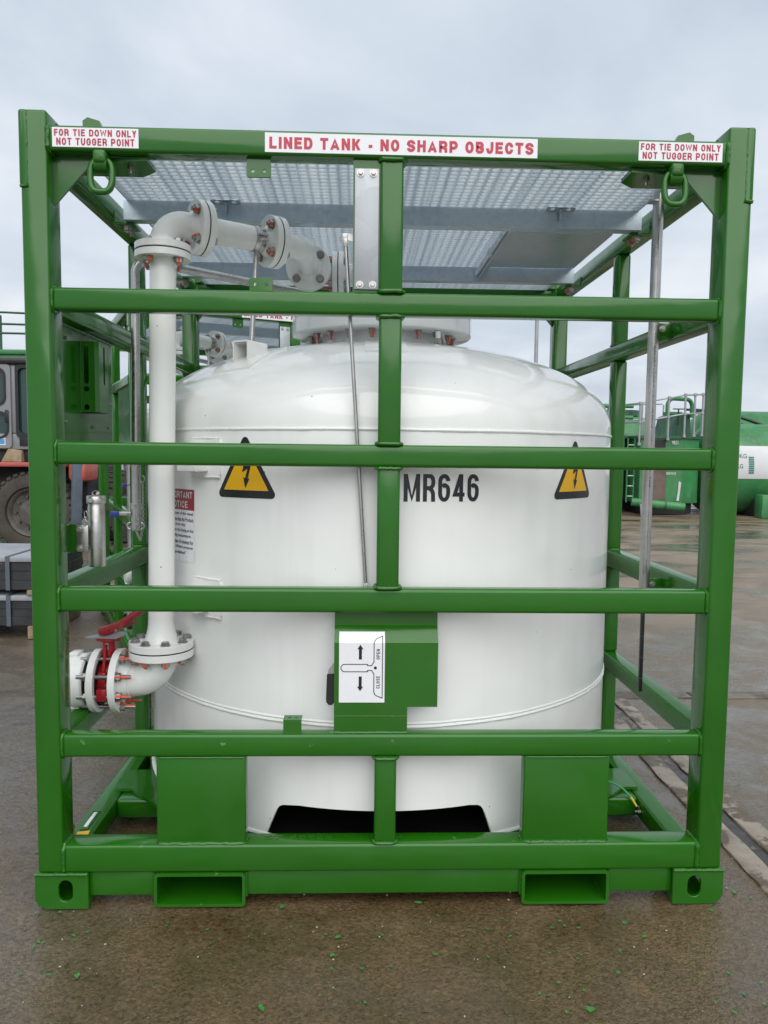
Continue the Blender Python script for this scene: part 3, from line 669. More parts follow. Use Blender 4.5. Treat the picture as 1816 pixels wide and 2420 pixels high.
for poly in ([(713, 402), (742, 447), (728, 447), (728, 548), (699, 548), (699, 447), (684, 447)], [(713, 860), (742, 815), (728, 815), (728, 714), (699, 714), (699, 815), (684, 815)], [(859 + 15 * math.cos(t), 630 + 15 * math.sin(t)) for t in [2 * PI * i / 16 for i in range(16)]]):
    bm.faces.new([bm.verts.new(fold(sxz(*p))) for p in poly])
for s, q0, q1 in (('OPEN', 547, 445), ('CLOSE', 832, 710)):
    me = sign_text(s, (q0 - q1) * 0.000329, 34 * 0.000329, 0.0019, gap=0.32)
    x1, zb = sxz(902, q0)
    me.transform(Matrix.Translation((x1, 0.0179, zb)) @ XZ @ Matrix.Rotation(PI / 2, 4, 'Z')); add_mesh(bm, me)
part('sign_diagram', bm, 'blackink', sg, smooth=0)
# stickers with lettering on the top rail
def rail_sticker(x0, x1, z0, z1, lines, ink, stroke, gap=0.2):
    bm = nb(); box(bm, x0, x1, 0.0, 0.0008, z0, z1); s = part('rail_sticker', bm, 'sticker', F)
    bm = nb()
    for t, a, b, c, d in lines:
        me = sign_text(t, b - a, d - c, stroke, a, c, gap); me.transform(Matrix.Translation((0, -0.0006, 0)) @ XZ); add_mesh(bm, me)
    part('lettering', bm, ink, s, smooth=0); return s
s = rail_sticker(-0.380, 0.436, 2.347, 2.403, [('LINED TANK - NO SHARP OBJECTS', -0.367, 0.424, 2.357, 2.391)], 'redink', 0.0086, 0.24); s['label'] = 'white sticker reading LINED TANK - NO SHARP OBJECTS'
for x0, x1 in ((-1.004, -0.752), (0.744, 1.001)):
    w = x1 - x0; s = rail_sticker(x0, x1, 2.348, 2.4035, [('FOR TIE DOWN ONLY', x0 + 0.006, x1 - 0.006, 2.379, 2.3985), ('NOT TUGGER POINT', x0 + 0.012, x1 - 0.012, 2.353, 2.3735)], 'redink2', 0.0040, 0.27); s['label'] = 'white sticker reading FOR TIE DOWN ONLY NOT TUGGER POINT'
# raised weld numbers on the base beam
me = text_mesh('ST-40966', 0.22, 0.026, 0.01, -0.388, 0.034); bm = nb(); bm.from_mesh(me); bpy.data.meshes.remove(me)
g_ = bmesh.ops.extrude_face_region(bm, geom=list(bm.faces)); bmesh.ops.translate(bm, verts=[v for v in g_['geom'] if isinstance(v, bmesh.types.BMVert)], vec=(0, 0, 0.0022)); bmesh.ops.translate(bm, verts=bm.verts, vec=(0, 0, 0.2055)); part('weld_number', bm, 'weld', F, smooth=30)
# small fittings on the left base beam
bm = nb(); box(bm, -1.072, -1.045, 0.29, 0.43, 0.1095, 0.114, 0.001); p_ = part('beam_pad', bm, G, F)
bm = nb(); box(bm, -1.065, -1.052, 0.305, 0.415, 0.1142, 0.1165, 0.001); part('pad_label', bm, 'sticker', p_)
bm = nb(); prism(bm, [(-1.07, 0.23), (-1.03, 0.25), (-1.035, 0.285), (-1.075, 0.275)], 0.1102, 0.112, 'xy'); part('yellow_marker', bm, 'yellow', F)
bm = nb(); cyl(bm, (-1.082, 0.24, 0.11), (-1.082, 0.24, 0.145), 0.009, seg=10); cyl(bm, (-1.082, 0.24, 0.145), (-1.082, 0.24, 0.16), 0.012, 0.008, seg=10); part('earth_stud', bm, 'brass', F)

# ================================================================== WHITE TANK
TX, TY, TR = 0.004, 1.08, 0.99
V = root('storage_tank', 'large white upright tank marked MR646 inside the green cage frame', 'tank', (TX, TY, 0.15))
def tp(x_arc, z, off=0.0):
    t = x_arc / TR; r = TR + off
    return Vector((TX + r * math.sin(t), TY - r * math.cos(t), z))
def tpd(deg, z, off=0.0): return tp(R_(deg) * TR, z, off)
bm = nb(); lathe(bm, [(TR, 0.56), (TR, 1.535)], (TX, TY, 0), seg=144); part('shell', bm, 'white', V, smooth=60)
# skirt with the front access opening
edge = [(-24.1, 0.15), (-23.0, 0.195), (-22.0, 0.235), (-21.5, 0.252), (-21.0, 0.261), (-20.3, 0.266), (-19.3, 0.268)] + [(t, 0.272) for t in range(-17, 17, 2)] + [(17.0, 0.272), (17.6, 0.270), (18.6, 0.268), (19.3, 0.262), (19.8, 0.252), (20.3, 0.235), (21.2, 0.195), (22.1, 0.15)]
cols = [(t, 0.15) for t in range(-180, -24, 3)] + edge + [(t, 0.15) for t in range(24, 180, 3)]
bm = nb(); oo, ii = [], []
for t, zb in cols:
    a = [bm.verts.new(tpd(t, zb)), bm.verts.new(tpd(t, 0.56))]; oo.append(a)
    b = [bm.verts.new(tpd(t, zb, -0.01)), bm.verts.new(tpd(t, 0.56, -0.01))]; ii.append(b)
n = len(cols)
for k in range(n):
    j = (k + 1) % n
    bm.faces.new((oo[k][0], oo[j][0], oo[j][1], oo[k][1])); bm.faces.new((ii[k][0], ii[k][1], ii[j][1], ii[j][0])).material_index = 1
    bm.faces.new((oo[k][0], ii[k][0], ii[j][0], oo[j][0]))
part('skirt', bm, ['white', 'inner_shade'], V, smooth=60)
bm = nb(); lathe(bm, [(0.02, 0.33), (0.4, 0.35), (0.75, 0.42), (0.975, 0.55)], (TX, TY, 0), seg=48); part('dished_bottom', bm, 'inner_shade', V)
bm = nb(); lathe(bm, [(0.02, 0.1525), (0.975, 0.1525)], (TX, TY, 0), seg=48); part('skirt_floor', bm, 'inner_shade', V)
HD = 0.365; DN = 2.2
bm = nb(); lathe(bm, [(TR, 1.535)] + [(TR * math.cos(a) ** (2 / DN), 1.552 + HD * math.sin(a) ** (2 / DN)) for a in [PI / 2 * i / 40 for i in range(41)]], (TX, TY, 0), seg=144); part('domed_head', bm, 'white', V, smooth=80)
def ring_weld(z, off, r, n=420, sag=0.0):
    bm = nb(); pts = [tpd(360 * i / n, z + 0.0012 * noise.noise(Vector((i * 0.13, z, 0))), off) for i in range(n)]
    sweep(bm, pts, [r * (0.9 + 0.22 * noise.noise(Vector((i * 0.55, z, 2)))) for i in range(n)], 8, True); return part('weld_seam', bm, 'whiteweld', V)
ring_weld(1.533, -0.001, 0.0065); ring_weld(0.557, -0.002, 0.0072); ring_weld(0.569, -0.002, 0.0056); ring_weld(0.152, 0.002, 0.008)
# manway: neck, wide spill lid with studs under its rim
bm = nb(); lathe(bm, [(0.265, 1.86), (0.265, 1.962)], (TX, TY, 0), seg=64); part('manway_neck', bm, 'white', V)
bm = nb(); lathe(bm, [(0.266, 1.958), (0.386, 1.959), (0.3915, 1.962), (0.393, 1.967), (0.393, 2.066), (0.384, 2.076), (0.02, 2.084)], (TX, TY, 0), seg=96, cap1=True); mw_ = part('manway_lid', bm, 'white', V, smooth=50)
def marked_bolt(nut_r, nut_h, stud_r, stud_l, washer=True, mark=True):
    """nut on a stud pointing along +z, with orange paint mark"""
    bm = nb()
    if washer: cyl(bm, (0, 0, 0), (0, 0, 0.003), nut_r * 1.22, seg=18)
    cyl(bm, (0, 0, 0.003), (0, 0, 0.003 + nut_h), nut_r, seg=6)
    cyl(bm, (0, 0, 0.003 + nut_h), (0, 0, 0.003 + nut_h + stud_l), stud_r, stud_r * 0.92, seg=12)
    if mark:
        c = nut_r * 0.87
        box(bm, c - 0.001, c + 0.0012, -nut_r * 0.28, nut_r * 0.3, 0.001, 0.003 + nut_h + 0.0008, mi=1)
        box(bm, stud_r * 0.9, c + 0.001, -nut_r * 0.25, nut_r * 0.2, 0.003 + nut_h - 0.001, 0.0045 + nut_h, mi=1)
        box(bm, stud_r * 0.86, stud_r * 1.1, -stud_r * 0.4, stud_r * 0.4, 0.003 + nut_h, 0.003 + nut_h + stud_l * 0.95, mi=1)
    bmesh.ops.recalc_face_normals(bm, faces=bm.faces)
    me = bpy.data.meshes.new('bolt'); bm.to_mesh(me); bm.free(); return finish(me, ['bolt', 'orange'], 25)
NUT16 = marked_bolt(0.0150, 0.014, 0.0078, 0.008); NUT16L = marked_bolt(0.0150, 0.014, 0.0078, 0.034); NUTMAN = marked_bolt(0.013, 0.016, 0.008, 0.016)
def head_mesh():
    bm = nb(); cyl(bm, (0, 0, 0), (0, 0, 0.003), 0.0175, seg=18); cyl(bm, (0, 0, 0.003), (0, 0, 0.0125), 0.0148, seg=6); cyl(bm, (0, 0, 0.0125), (0, 0, 0.0138), 0.0125, 0.011, seg=16)
    bmesh.ops.recalc_face_normals(bm, faces=bm.faces); me = bpy.data.meshes.new('bolt_head'); bm.to_mesh(me); bm.free(); return finish(me, ['bolt'], 25)
HEAD16 = head_mesh()
def place(p, axis, roll=0.0):
    d, u, v = frame_axes(axis); m = Matrix.Identity(4)
    x = u * math.cos(roll) + v * math.sin(roll); y = d.cross(x)
    for i in range(3): m[i][0] = x[i]; m[i][1] = y[i]; m[i][2] = d[i]; m[i][3] = p[i]
    return m
PAINTED_FROM = Vector((0.12, -1.0, 0.08))      # inspection marks were daubed from the front of the unit
def place_f(p, axis, jit=0.7):
    ax = Vector(axis).normalized(); x = PAINTED_FROM; x = (x - ax * x.dot(ax)).normalized(); x = Matrix.Rotation(random.uniform(-jit, jit), 3, ax) @ x; y = ax.cross(x); m = Matrix.Identity(4)
    for i in range(3): m[i][0] = x[i]; m[i][1] = y[i]; m[i][2] = ax[i]; m[i][3] = p[i]
    return m
for k in range(20):
    a = 2 * PI * (k + 0.5) / 20
    inst('stud', NUTMAN, mw_, place_f(Vector((TX + 0.312 * math.sin(a), TY - 0.312 * math.cos(a), 1.958)), (0, 0, -1)))
bm = nb(); c0 = Vector((0.225, 0.80, 1.955)); cyl(bm, c0, c0 - Vector((0, 0, 0.045)), 0.011, seg=14); part('lid_nozzle', bm, 'white', mw_); bm = nb(); cyl(bm, c0 - Vector((0, 0, 0.03)), c0 - Vector((0, 0, 0.052)), 0.017, seg=6); part('lid_fitting', bm, 'bolt', mw_)
# box lug on the dome with its pad
bm = nb(); LM = Matrix.Translation((-0.468, 0.535, 1.762)) @ Matrix.Rotation(R_(-32), 4, 'Z') @ XZ
add_mesh(bm, plate_mesh(rrect(-0.036, 0.036, 0, 0.095, 0.009), [rrect(-0.030, 0.030, 0.006, 0.089, 0.005)], 0.105, LM)); add_mesh(bm, plate_mesh(rrect(-0.0362, 0.0362, -0.0002, 0.0952, 0.009), [], 0.004, LM @ Matrix.Translation((0, 0, -0.0045)))); part('box_lug', bm, 'white', V, smooth=30)
def dome_z(x, y): return 1.552 + HD * max(0.0, 1 - (math.hypot(x - TX, y - TY) / TR) ** DN) ** (1 / DN)
def dome_pad(name, x0, x1, y0, y1, th, rot=0.0, n=10):
    bm = nb(); cx, cy = (x0 + x1) / 2, (y0 + y1) / 2; gr = []
    for j in range(n + 1):
        row = []
        for i in range(n + 1):
            dx, dy = (x0 + (x1 - x0) * i / n) - cx, (y0 + (y1 - y0) * j / n) - cy
            x = cx + dx * math.cos(rot) - dy * math.sin(rot); y = cy + dx * math.sin(rot) + dy * math.cos(rot)
            row.append((x, y))
        gr.append(row)
    T = [[bm.verts.new((x, y, dome_z(x, y) + th)) for x, y in r] for r in gr]; B = [[bm.verts.new((x, y, dome_z(x, y) - 0.004)) for x, y in r] for r in gr]
    for j in range(n):
        for i in range(n): bm.faces.new((T[j][i], T[j][i + 1], T[j + 1][i + 1], T[j + 1][i]))
    ring = [(0, i) for i in range(n)] + [(j, n) for j in range(n)] + [(n, n - i) for i in range(n)] + [(n - j, 0) for j in range(n)]
    for k in range(len(ring)):
        a, b = ring[k], ring[(k + 1) % len(ring)]; bm.faces.new((T[a[0]][a[1]], B[a[0]][a[1]], B[b[0]][b[1]], T[b[0]][b[1]]))
    return part(name, bm, 'white', V, smooth=30)
dome_pad('reinforcing_pad', -0.58, -0.41, 0.385, 0.60, 0.007, R_(-32)); dome_pad('dome_pad', -0.075, 0.075, 0.33, 0.52, 0.006)
# pipe support lugs on the shell
def shell_plate(name, d0, d1, z0, z1, th, r=0.014, mat='white', parent=None, off=0.0):
    w = R_(d1 - d0) * TR; pl = rrect(0, w, z0, z1, r, 5); bm = nb()
    cx, cz = w / 2, (z0 + z1) / 2; rings = []
    for k in (1.0, 0.8, 0.55, 0.3, 0.02):
        rings.append([bm.verts.new(tp(R_(d0) * TR + cx + (x - cx) * k, cz + (z - cz) * k, th + off)) for x, z in pl])
    base = [bm.verts.new(tp(R_(d0) * TR + x, z, off - 0.001)) for x, z in pl]
    allr = [base] + rings
    for a, b in zip(allr, allr[1:]):
        for i in range(len(pl)):
            j = (i + 1) % len(pl); bm.faces.new((a[i], a[j], b[j], b[i]))
    bm.faces.new(rings[-1])
    return part(name, bm, mat, parent or V, smooth=40)
for z0 in (1.369, 0.880):
    lp = shell_plate('support_pad', -43.5, -34.8, z0, z0 + 0.132, 0.009)
    t = R_(-41); d = Vector((math.sin(t), -math.cos(t), 0)); q = Vector((math.cos(t), math.sin(t), 0)); c = tpd(-41.0, z0 + 0.05, 0.03)
    bm = nb(); box(bm, -0.05, 0.05, -0.034, 0.034, -0.032, 0.032, 0.004)
    mm = Matrix.Identity(4)
    for i in range(3): mm[i][0] = q[i]; mm[i][1] = d[i]; mm[i][3] = c[i]
    bm.transform(mm); part('support_stub', bm, 'white', lp)
    bm = nb(); weld(bm, [tpd(-43.3, z0, 0.006), tpd(-39, z0 - 0.001, 0.006), tpd(-35, z0, 0.006)], 0.004, False); part('weld_bead', bm, 'whiteweld', lp); bm = nb(); weld(bm, [tpd(-43.3, z0 + 0.132, 0.006), tpd(-39, z0 + 0.133, 0.006), tpd(-35, z0 + 0.132, 0.006)], 0.004, False); part('weld_bead', bm, 'whiteweld', lp)
# decals
def bent(me, x0, off):
    for v in me.vertices:
        p = tp(x0 + v.co.x, v.co.y, off); v.co = p
    return me
me = bent(sign_text('MR646', 0.2535, 0.089, 0.0131, 0, 1.3025, 0.24), R_(2.75) * TR, 0.0012); part('tank_number', me, 'blackink', V, smooth=0)['label'] = 'black lettering MR646'
def rtri(cx, z0, w, r):
    h = w * 0.866; P = [(cx - w / 2, z0), (cx + w / 2, z0), (cx, z0 + h)]; out = []; ins = r * 1.732
    C = [(cx - w / 2 + ins, z0 + r, 210), (cx + w / 2 - ins, z0 + r, -90), (cx, z0 + h - 2 * r, 30)]
    for x, z, a0 in C: out += [(x + r * math.cos(R_(a0 + 120 * i / 8 - (0 if a0 != 210 else 60) + (0 if a0 != 210 else 0))), z + r * math.sin(R_(a0 + 120 * i / 8 - (60 if a0 == 210 else 0)))) for i in range(9)]
    return out
def decal(poly, mat, off, parent, name, sub=True):
    bm = nb(); f = bm.faces.new([bm.verts.new((x, z, 0)) for x, z in poly]); bmesh.ops.triangulate(bm, faces=[f])
    for _ in range(3):
        bmesh.ops.subdivide_edges(bm, edges=[e for e in bm.edges if abs(e.verts[0].co.x - e.verts[1].co.x) > 0.03], cuts=1)
    bmesh.ops.triangulate(bm, faces=bm.faces)
    for v in bm.verts: v.co = tp(v.co.x, v.co.y, off)
    return part(name, bm, mat, parent, smooth=60)
BOLT = [(0.006, 0.128), (0.020, 0.128), (0.0075, 0.083), (0.026, 0.091), (0.0105, 0.036), (0.0185, 0.038), (0.0005, 0.004), (-0.0075, 0.042), (0.0005, 0.037), (0.010, 0.070), (-0.012, 0.058)]
for c in (-28.75, 42.9):
    xc = R_(c) * TR
    w = 0.252
    d0 = decal(rtri(xc, 1.302, w, 0.014), 'blackink', 0.0010, V, 'warning_sign'); d0['label'] = 'yellow and black triangular electrical hazard sign'
    decal([(xc - 0.092, 1.328), (xc + 0.092, 1.328), (xc, 1.328 + 0.159)], 'yellow', 0.0016, d0, 'yellow_field')
    decal([(xc + x, 1.331 + z) for x, z in BOLT], 'blackink', 0.0022, d0, 'lightning_arrow')
# notice behind the down pipe
nx1 = R_(-43.2) * TR; nx0 = nx1 - 0.20
nt_ = decal([(nx0, 1.058), (nx1, 1.058), (nx1, 1.245), (nx0, 1.245)], 'sticker', 0.0010, V, 'notice_sticker'); nt_['label'] = 'white notice with a red heading reading IMPORTANT NOTICE'
decal([(nx0, 1.245), (nx1, 1.245), (nx1, 1.32), (nx0, 1.32)], 'darkred', 0.0010, nt_, 'notice_heading')
bm = nb()
for s, w, z, h in (('IMPORTANT', 0.178, 1.288, 0.023), ('NOTICE', 0.120, 1.254, 0.023)): add_mesh(bm, bent(sign_text(s, w, h, 0.0034, -w / 2, z, 0.25), (nx0 + nx1) / 2 - 0.0, 0.0018))
part('heading_lettering', bm, 'sticker', nt_, smooth=0)
bm = nb()
for k, (s, w) in enumerate((('The Operator of this vessel', 0.186), ('must ensure that the Product', 0.190), ('is in no way', 0.085), ('abrasive to the lining at the', 0.188), ('operating temperature.', 0.160), ('The addition of solvents for', 0.186), ('cleaning / dilution purposes', 0.180), ('is prohibited."', 0.095))):
    add_mesh(bm, bent(text_mesh(s, w, 0.0145, 0.014, -w / 2, 1.224 - k * 0.0203, 2), (nx0 + nx1) / 2, 0.0018))
part('notice_lettering', bm, 'blackink', nt_, smooth=0)

# ================================================================== WHITE DISCHARGE PIPE
PY = 0.34
D = root('discharge_pipe', 'white flanged pipe running from the tank lid down the left side', 'pipe', (-0.79, PY, 0.52))
d1 = Vector((0.83, 0.56, 0)).normalized(); ZP = 2.237
pT = Vector((-0.769, PY, 2.133)); pB = Vector((-0.790, PY, 0.757))
def flange(c, ax, od, th, bore, hub=None):
    """disc of thickness th centred at c; hub rises along +ax"""
    bm = nb(); r = od / 2
    pr = [(bore, -th / 2), (r - 0.0015, -th / 2), (r, -th / 2 + 0.0015), (r, th / 2 - 0.0015), (r - 0.0015, th / 2)]
    if hub: pr += [(hub * 1.34, th / 2), (hub * 1.22, th / 2 + 0.005), (hub * 1.02, th / 2 + 0.022), (hub * 1.005, th / 2 + 0.03)]
    else: pr += [(bore, th / 2)]
    lathe(bm, pr, c, ax, 56); return part('flange', bm, 'whitepipe', D, smooth=35)
def flange_pair(c, ax, od, th, pr, nbolt, bc, phase=PI / 4, nut='back', nutm=None, hubs=(True, True), up=(0, 0, 1)):
    """two flanges either side of a black gasket; 'back' = nuts on the -ax side"""
    c = Vector(c); ax = Vector(ax).normalized(); g = 0.002
    fa = flange(c - ax * (th / 2 + g), -ax, od, th, pr * 0.9, pr if hubs[0] else None); fb = flange(c + ax * (th / 2 + g), ax, od, th, pr * 0.9, pr if hubs[1] else None)
    bm = nb(); lathe(bm, [(pr * 0.9, -g), (od / 2 - 0.001, -g), (od / 2 - 0.001, g), (pr * 0.9, g)], c, ax, 56); part('gasket', bm, 'gasket', D)
    u = Vector(up); u = (u - ax * u.dot(ax)).normalized(); v = ax.cross(u)
    for k in range(nbolt):
        a = phase + 2 * PI * k / nbolt; q = c + (u * math.cos(a) + v * math.sin(a)) * bc
        nside, hside = ((fa, -1), (fb, 1)) if nut == 'back' else ((fb, 1), (fa, -1))
        inst('nut', nutm or NUT16, nside[0], place_f(q + ax * nside[1] * (th + g), ax * nside[1], 0.9))
        inst('bolt_head', HEAD16, hside[0], place(q + ax * hside[1] * (th + g), ax * hside[1], random.uniform(0, 6.28)))
    return fa, fb
def pipe(name, pts, r, mat='whitepipe', parent=D, seg=32):
    bm = nb(); sweep(bm, pts, r, seg); return part(name, bm, mat, parent, smooth=50)
PR = 0.0445
pipe('down_pipe', [pB + Vector((0, 0, 0.09)), pT - Vector((0, 0, 0.02))], PR)
flange_pair(pT, (0, 0, 1), 0.187, 0.023, PR, 4, 0.070, PI / 4 + 0.25, 'back', None, (True, True), (1, 0, 0))
f1 = Vector((pT.x, PY, ZP)) + d1 * 0.135; f2 = Vector((pT.x, PY, ZP)) + d1 * 0.42
el1 = bend_path([pT + Vector((0, 0, 0.02)), Vector((pT.x, PY, ZP)), f1 - d1 * 0.02], 0.080, 14); pipe('top_elbow', el1, PR * 1.02)
flange_pair(f1, d1, 0.188, 0.023, PR, 4, 0.070)
pipe('cross_pipe', [f1 + d1 * 0.02, f2 - d1 * 0.02], PR)
flange_pair(f2, d1, 0.188, 0.023, PR, 4, 0.070)
f3 = Vector((-0.312, 0.95, 2.233)); k2 = f2 + d1 * ((f3.x - f2.x) / d1.x); k2.z = 2.236
pipe('offset_elbow', bend_path([f2 + d1 * 0.02, k2, f3 - Vector((0, 0.02, 0))], 0.10, 14), PR)
flange_pair(f3, (0, 1, 0), 0.188, 0.022, PR, 4, 0.070, PI / 4, 'front', None, (True, True))
f4 = Vector((-0.190, 1.06, 2.235))
pipe('rear_elbow', bend_path([f3 + Vector((0, 0.02, 0)), Vector((f3.x, 1.06, 2.235)), f4 - Vector((0.02, 0, 0))], 0.06, 12), PR)
flange_pair(f4, (1, 0, 0), 0.188, 0.022, PR, 4, 0.070, PI / 4, 'back', NUT16L)
pipe('inlet_elbow', bend_path([f4 + Vector((0.02, 0, 0)), Vector((0.0, 1.06, 2.235)), Vector((0.0, 1.06, 2.07))], 0.076, 12), PR)
# clamp band by the second flange
for dd in (0.056, 0.078):
    bm = nb(); lathe(bm, [(PR + 0.0005, -0.008), (PR + 0.003, -0.008), (PR + 0.003, 0.008), (PR + 0.0005, 0.008)], f2 - d1 * dd, d1, 40); part('clamp_band', bm, 'steel', D)
cf = f2 - d1 * 0.067; sd = Vector((d1.y, -d1.x, 0))
for s in (0.006, -0.010): bm = nb(); q = cf + sd * (PR + 0.008) + Vector((0, 0, s)); cyl(bm, q - d1 * 0.012, q + d1 * 0.02, 0.005, seg=10); box(bm, q.x - 0.008, q.x + 0.008, q.y - 0.008, q.y + 0.008, q.z - 0.002, q.z + 0.002); part('clamp_screw', bm, 'steel', D)
# support rod from clamp to the box lug
bm = nb(); cyl(bm, (cf.x, cf.y, 2.175), (cf.x, cf.y, 2.198), 0.013, seg=6); cyl(bm, (-0.494, 0.525, 1.853), (cf.x - 0.001, cf.y, 2.18), 0.0095, seg=16); part('support_rod', bm, 'steel', D)
# reducer, lower flange pair, elbow, butterfly valve, end cap
bm = nb(); lathe(bm, [(PR, 0.0), (PR * 1.02, -0.02), (0.050, -0.045), (0.0575, -0.075), (0.062, -0.088)], pB + Vector((0, 0, 0.105)), (0, 0, 1), 40); part('reducer', bm, 'whitepipe', D)
BO = 0.224
flange_pair(pB, (0, 0, 1), BO, 0.026, 0.057, 8, 0.089, PI / 8, 'back', None, (True, False), (1, 0, 0))
CZ = 0.640
v1 = Vector((-0.938, PY, CZ))
pipe('lower_elbow', bend_path([pB - Vector((0, 0, 0.02)), Vector((pB.x, PY, CZ)), v1 + Vector((0.012, 0, 0))], 0.094, 16), 0.057)
def vflange(c, side):
    f = flange(c, (side, 0, 0), BO, 0.024, 0.052, None); return f
fr = vflange(v1 - Vector((0.0, 0, 0)), 1); v2 = v1 - Vector((0.074, 0, 0)); fl = vflange(v2, -1)
bm = nb(); lathe(bm, [(0.075, 0.0), (0.068, 0.006), (0.059, 0.024), (0.058, 0.035)], v1 + Vector((0.012, 0, 0)), (1, 0, 0), 40); part('weld_neck', bm, 'whitepipe', fr)
bm = nb(); weld(bm, [v1 + Vector((0.042, 0.058 * math.cos(t), 0.058 * math.sin(t))) for t in [2 * PI * i / 40 for i in range(40)]], 0.003); part('weld_bead', bm, 'whiteweld', fr)
STUDM = None
bm = nb(); cyl(bm, (0, 0, -0.135), (0, 0, 0.0), 0.0078, seg=12); bmesh.ops.recalc_face_normals(bm, faces=bm.faces); STUDM = bpy.data.meshes.new('stud'); bm.to_mesh(STUDM); bm.free(); finish(STUDM, 'bolt')
for k in range(8):
    a = PI / 8 + 2 * PI * k / 8; q = v1 + Vector((0.012, math.cos(a) * 0.092, math.sin(a) * 0.092))
    inst('nut', NUT16L, fr, place_f(q, (1, 0, 0), 0.6) @ Matrix.Rotation(-0.6, 4, 'Z')); inst('stud', STUDM, fr, place(q, (1, 0, 0)))
    inst('bolt_head', HEAD16, fl, place(q - Vector((0.098, 0, 0)), (-1, 0, 0), random.uniform(0, 6)))
BV = root('butterfly_valve', 'red butterfly valve with long lever handle clamped between white flanges', 'valve', (v1.x - 0.037, PY, 0.56))
vc = (v1 + v2) / 2
bm = nb(); lathe(bm, [(0.05, -0.023), (0.066, -0.023), (0.072, -0.014), (0.072, 0.014), (0.066, 0.023), (0.05, 0.023), (0.05, -0.023)], vc, (1, 0, 0), 40); box(bm, vc.x - 0.018, vc.x + 0.018, PY - 0.095, PY - 0.065, CZ - 0.05, CZ - 0.005, 0.006); box(bm, vc.x - 0.014, vc.x + 0.014, PY - 0.085, PY - 0.06, CZ + 0.01, CZ + 0.05, 0.006); part('valve_body', bm, 'red', BV)
bm = nb(); lathe(bm, [(0.05, -0.0249), (0.09, -0.0249), (0.09, -0.0231), (0.05, -0.0231)], vc, (1, 0, 0), 40); lathe(bm, [(0.05, 0.0231), (0.09, 0.0231), (0.09, 0.0249), (0.05, 0.0249)], vc, (1, 0, 0), 40); part('valve_seat', bm, 'gasket', BV)
bm = nb(); cyl(bm, vc + Vector((0, 0, 0.06)), vc + Vector((0, 0, 0.15)), 0.025, 0.021, seg=24); prism(bm, [(PY - 0.012, CZ + 0.02), (PY - 0.065, CZ + 0.05), (PY - 0.045, CZ + 0.13), (PY - 0.01, CZ + 0.14)], vc.x - 0.004, vc.x + 0.004, 'yz'); cyl(bm, vc + Vector((0, 0, 0.148)), vc + Vector((0, 0, 0.160)), 0.044, seg=32); part('valve_neck', bm, 'red', BV)
bm = nb(); box(bm, vc.x - 0.006, vc.x + 0.006, PY - 0.0262, PY - 0.0225, CZ + 0.115, CZ + 0.140); part('name_plate', bm, 'alu', BV)
bm = nb(); prism(bm, [(vc.x - 0.07, PY - 0.035), (vc.x + 0.04, PY - 0.05), (vc.x + 0.055, PY), (vc.x + 0.045, PY + 0.05), (vc.x - 0.03, PY + 0.045), (vc.x - 0.05, PY)], CZ + 0.1605, CZ + 0.1635, 'xy'); part('notch_plate', bm, 'alu', BV)
hd = Vector((0.27, 0.96, 0.0)).normalized(); h0 = vc + Vector((-0.012, 0, 0.178))
def bar(bm, a, b, w, h, r=0.003):
    a, b = Vector(a), Vector(b); d = (b - a); l = d.length; t = nb(); box(t, 0, l, -w / 2, w / 2, -h / 2, h / 2, r); ex = d.normalized(); ey = Vector((0, 0, 1)).cross(ex).normalized(); ez = ex.cross(ey); m = Matrix.Identity(4)
    for i in range(3): m[i][0] = ex[i]; m[i][1] = ey[i]; m[i][2] = ez[i]; m[i][3] = a[i]
    t.transform(m); tm = bpy.data.meshes.new('t'); t.to_mesh(tm); t.free(); add_mesh(bm, tm); return bm
bm = nb(); bar(bm, h0 - hd * 0.02, h0 + hd * 0.09, 0.036, 0.026, 0.006); bar(bm, h0 + hd * 0.08 + Vector((0, 0, 0.0)), h0 + hd * 0.34 + Vector((0, 0, 0.045)), 0.028, 0.02, 0.005); bar(bm, h0 + hd * 0.05 - Vector((0, 0, 0.014)), h0 + hd * 0.20 - Vector((0, 0, 0.012)), 0.012, 0.005, 0.001); part('lever_handle', bm, 'red', BV)
for s in (-1, 1): inst('handle_bolt', HEAD16, BV, place(h0 + hd * 0.045 + Vector((0.012 * s, -0.014, -0.008)), (0, -1, 0)) @ Matrix.Scale(0.5, 4))
# end cap left of the valve
bm = nb(); cx = v2.x - 0.012
lathe(bm, [(0.056, 0.0), (0.070, 0.010), (0.078, 0.016), (0.084, 0.020), (0.090, 0.022), (0.095, 0.027), (0.096, 0.06), (0.093, 0.078), (0.086, 0.086), (0.02, 0.088)], (cx, PY, CZ), (-1, 0, 0), 48, False, True); box(bm, cx - 0.085, cx - 0.05, PY - 0.03, PY + 0.03, CZ + 0.085, CZ + 0.103, 0.004); box(bm, cx - 0.085, cx - 0.05, PY - 0.03, PY + 0.03, CZ - 0.098, CZ - 0.085, 0.004); part('end_cap', bm, 'whitepipe', D, smooth=35)
bm = nb(); lathe(bm, [(0.07, 0.0125), (0.0875, 0.0170), (0.0875, 0.0195), (0.07, 0.015)], (cx, PY, CZ), (-1, 0, 0), 48); part('cap_seal', bm, 'gasket', D)

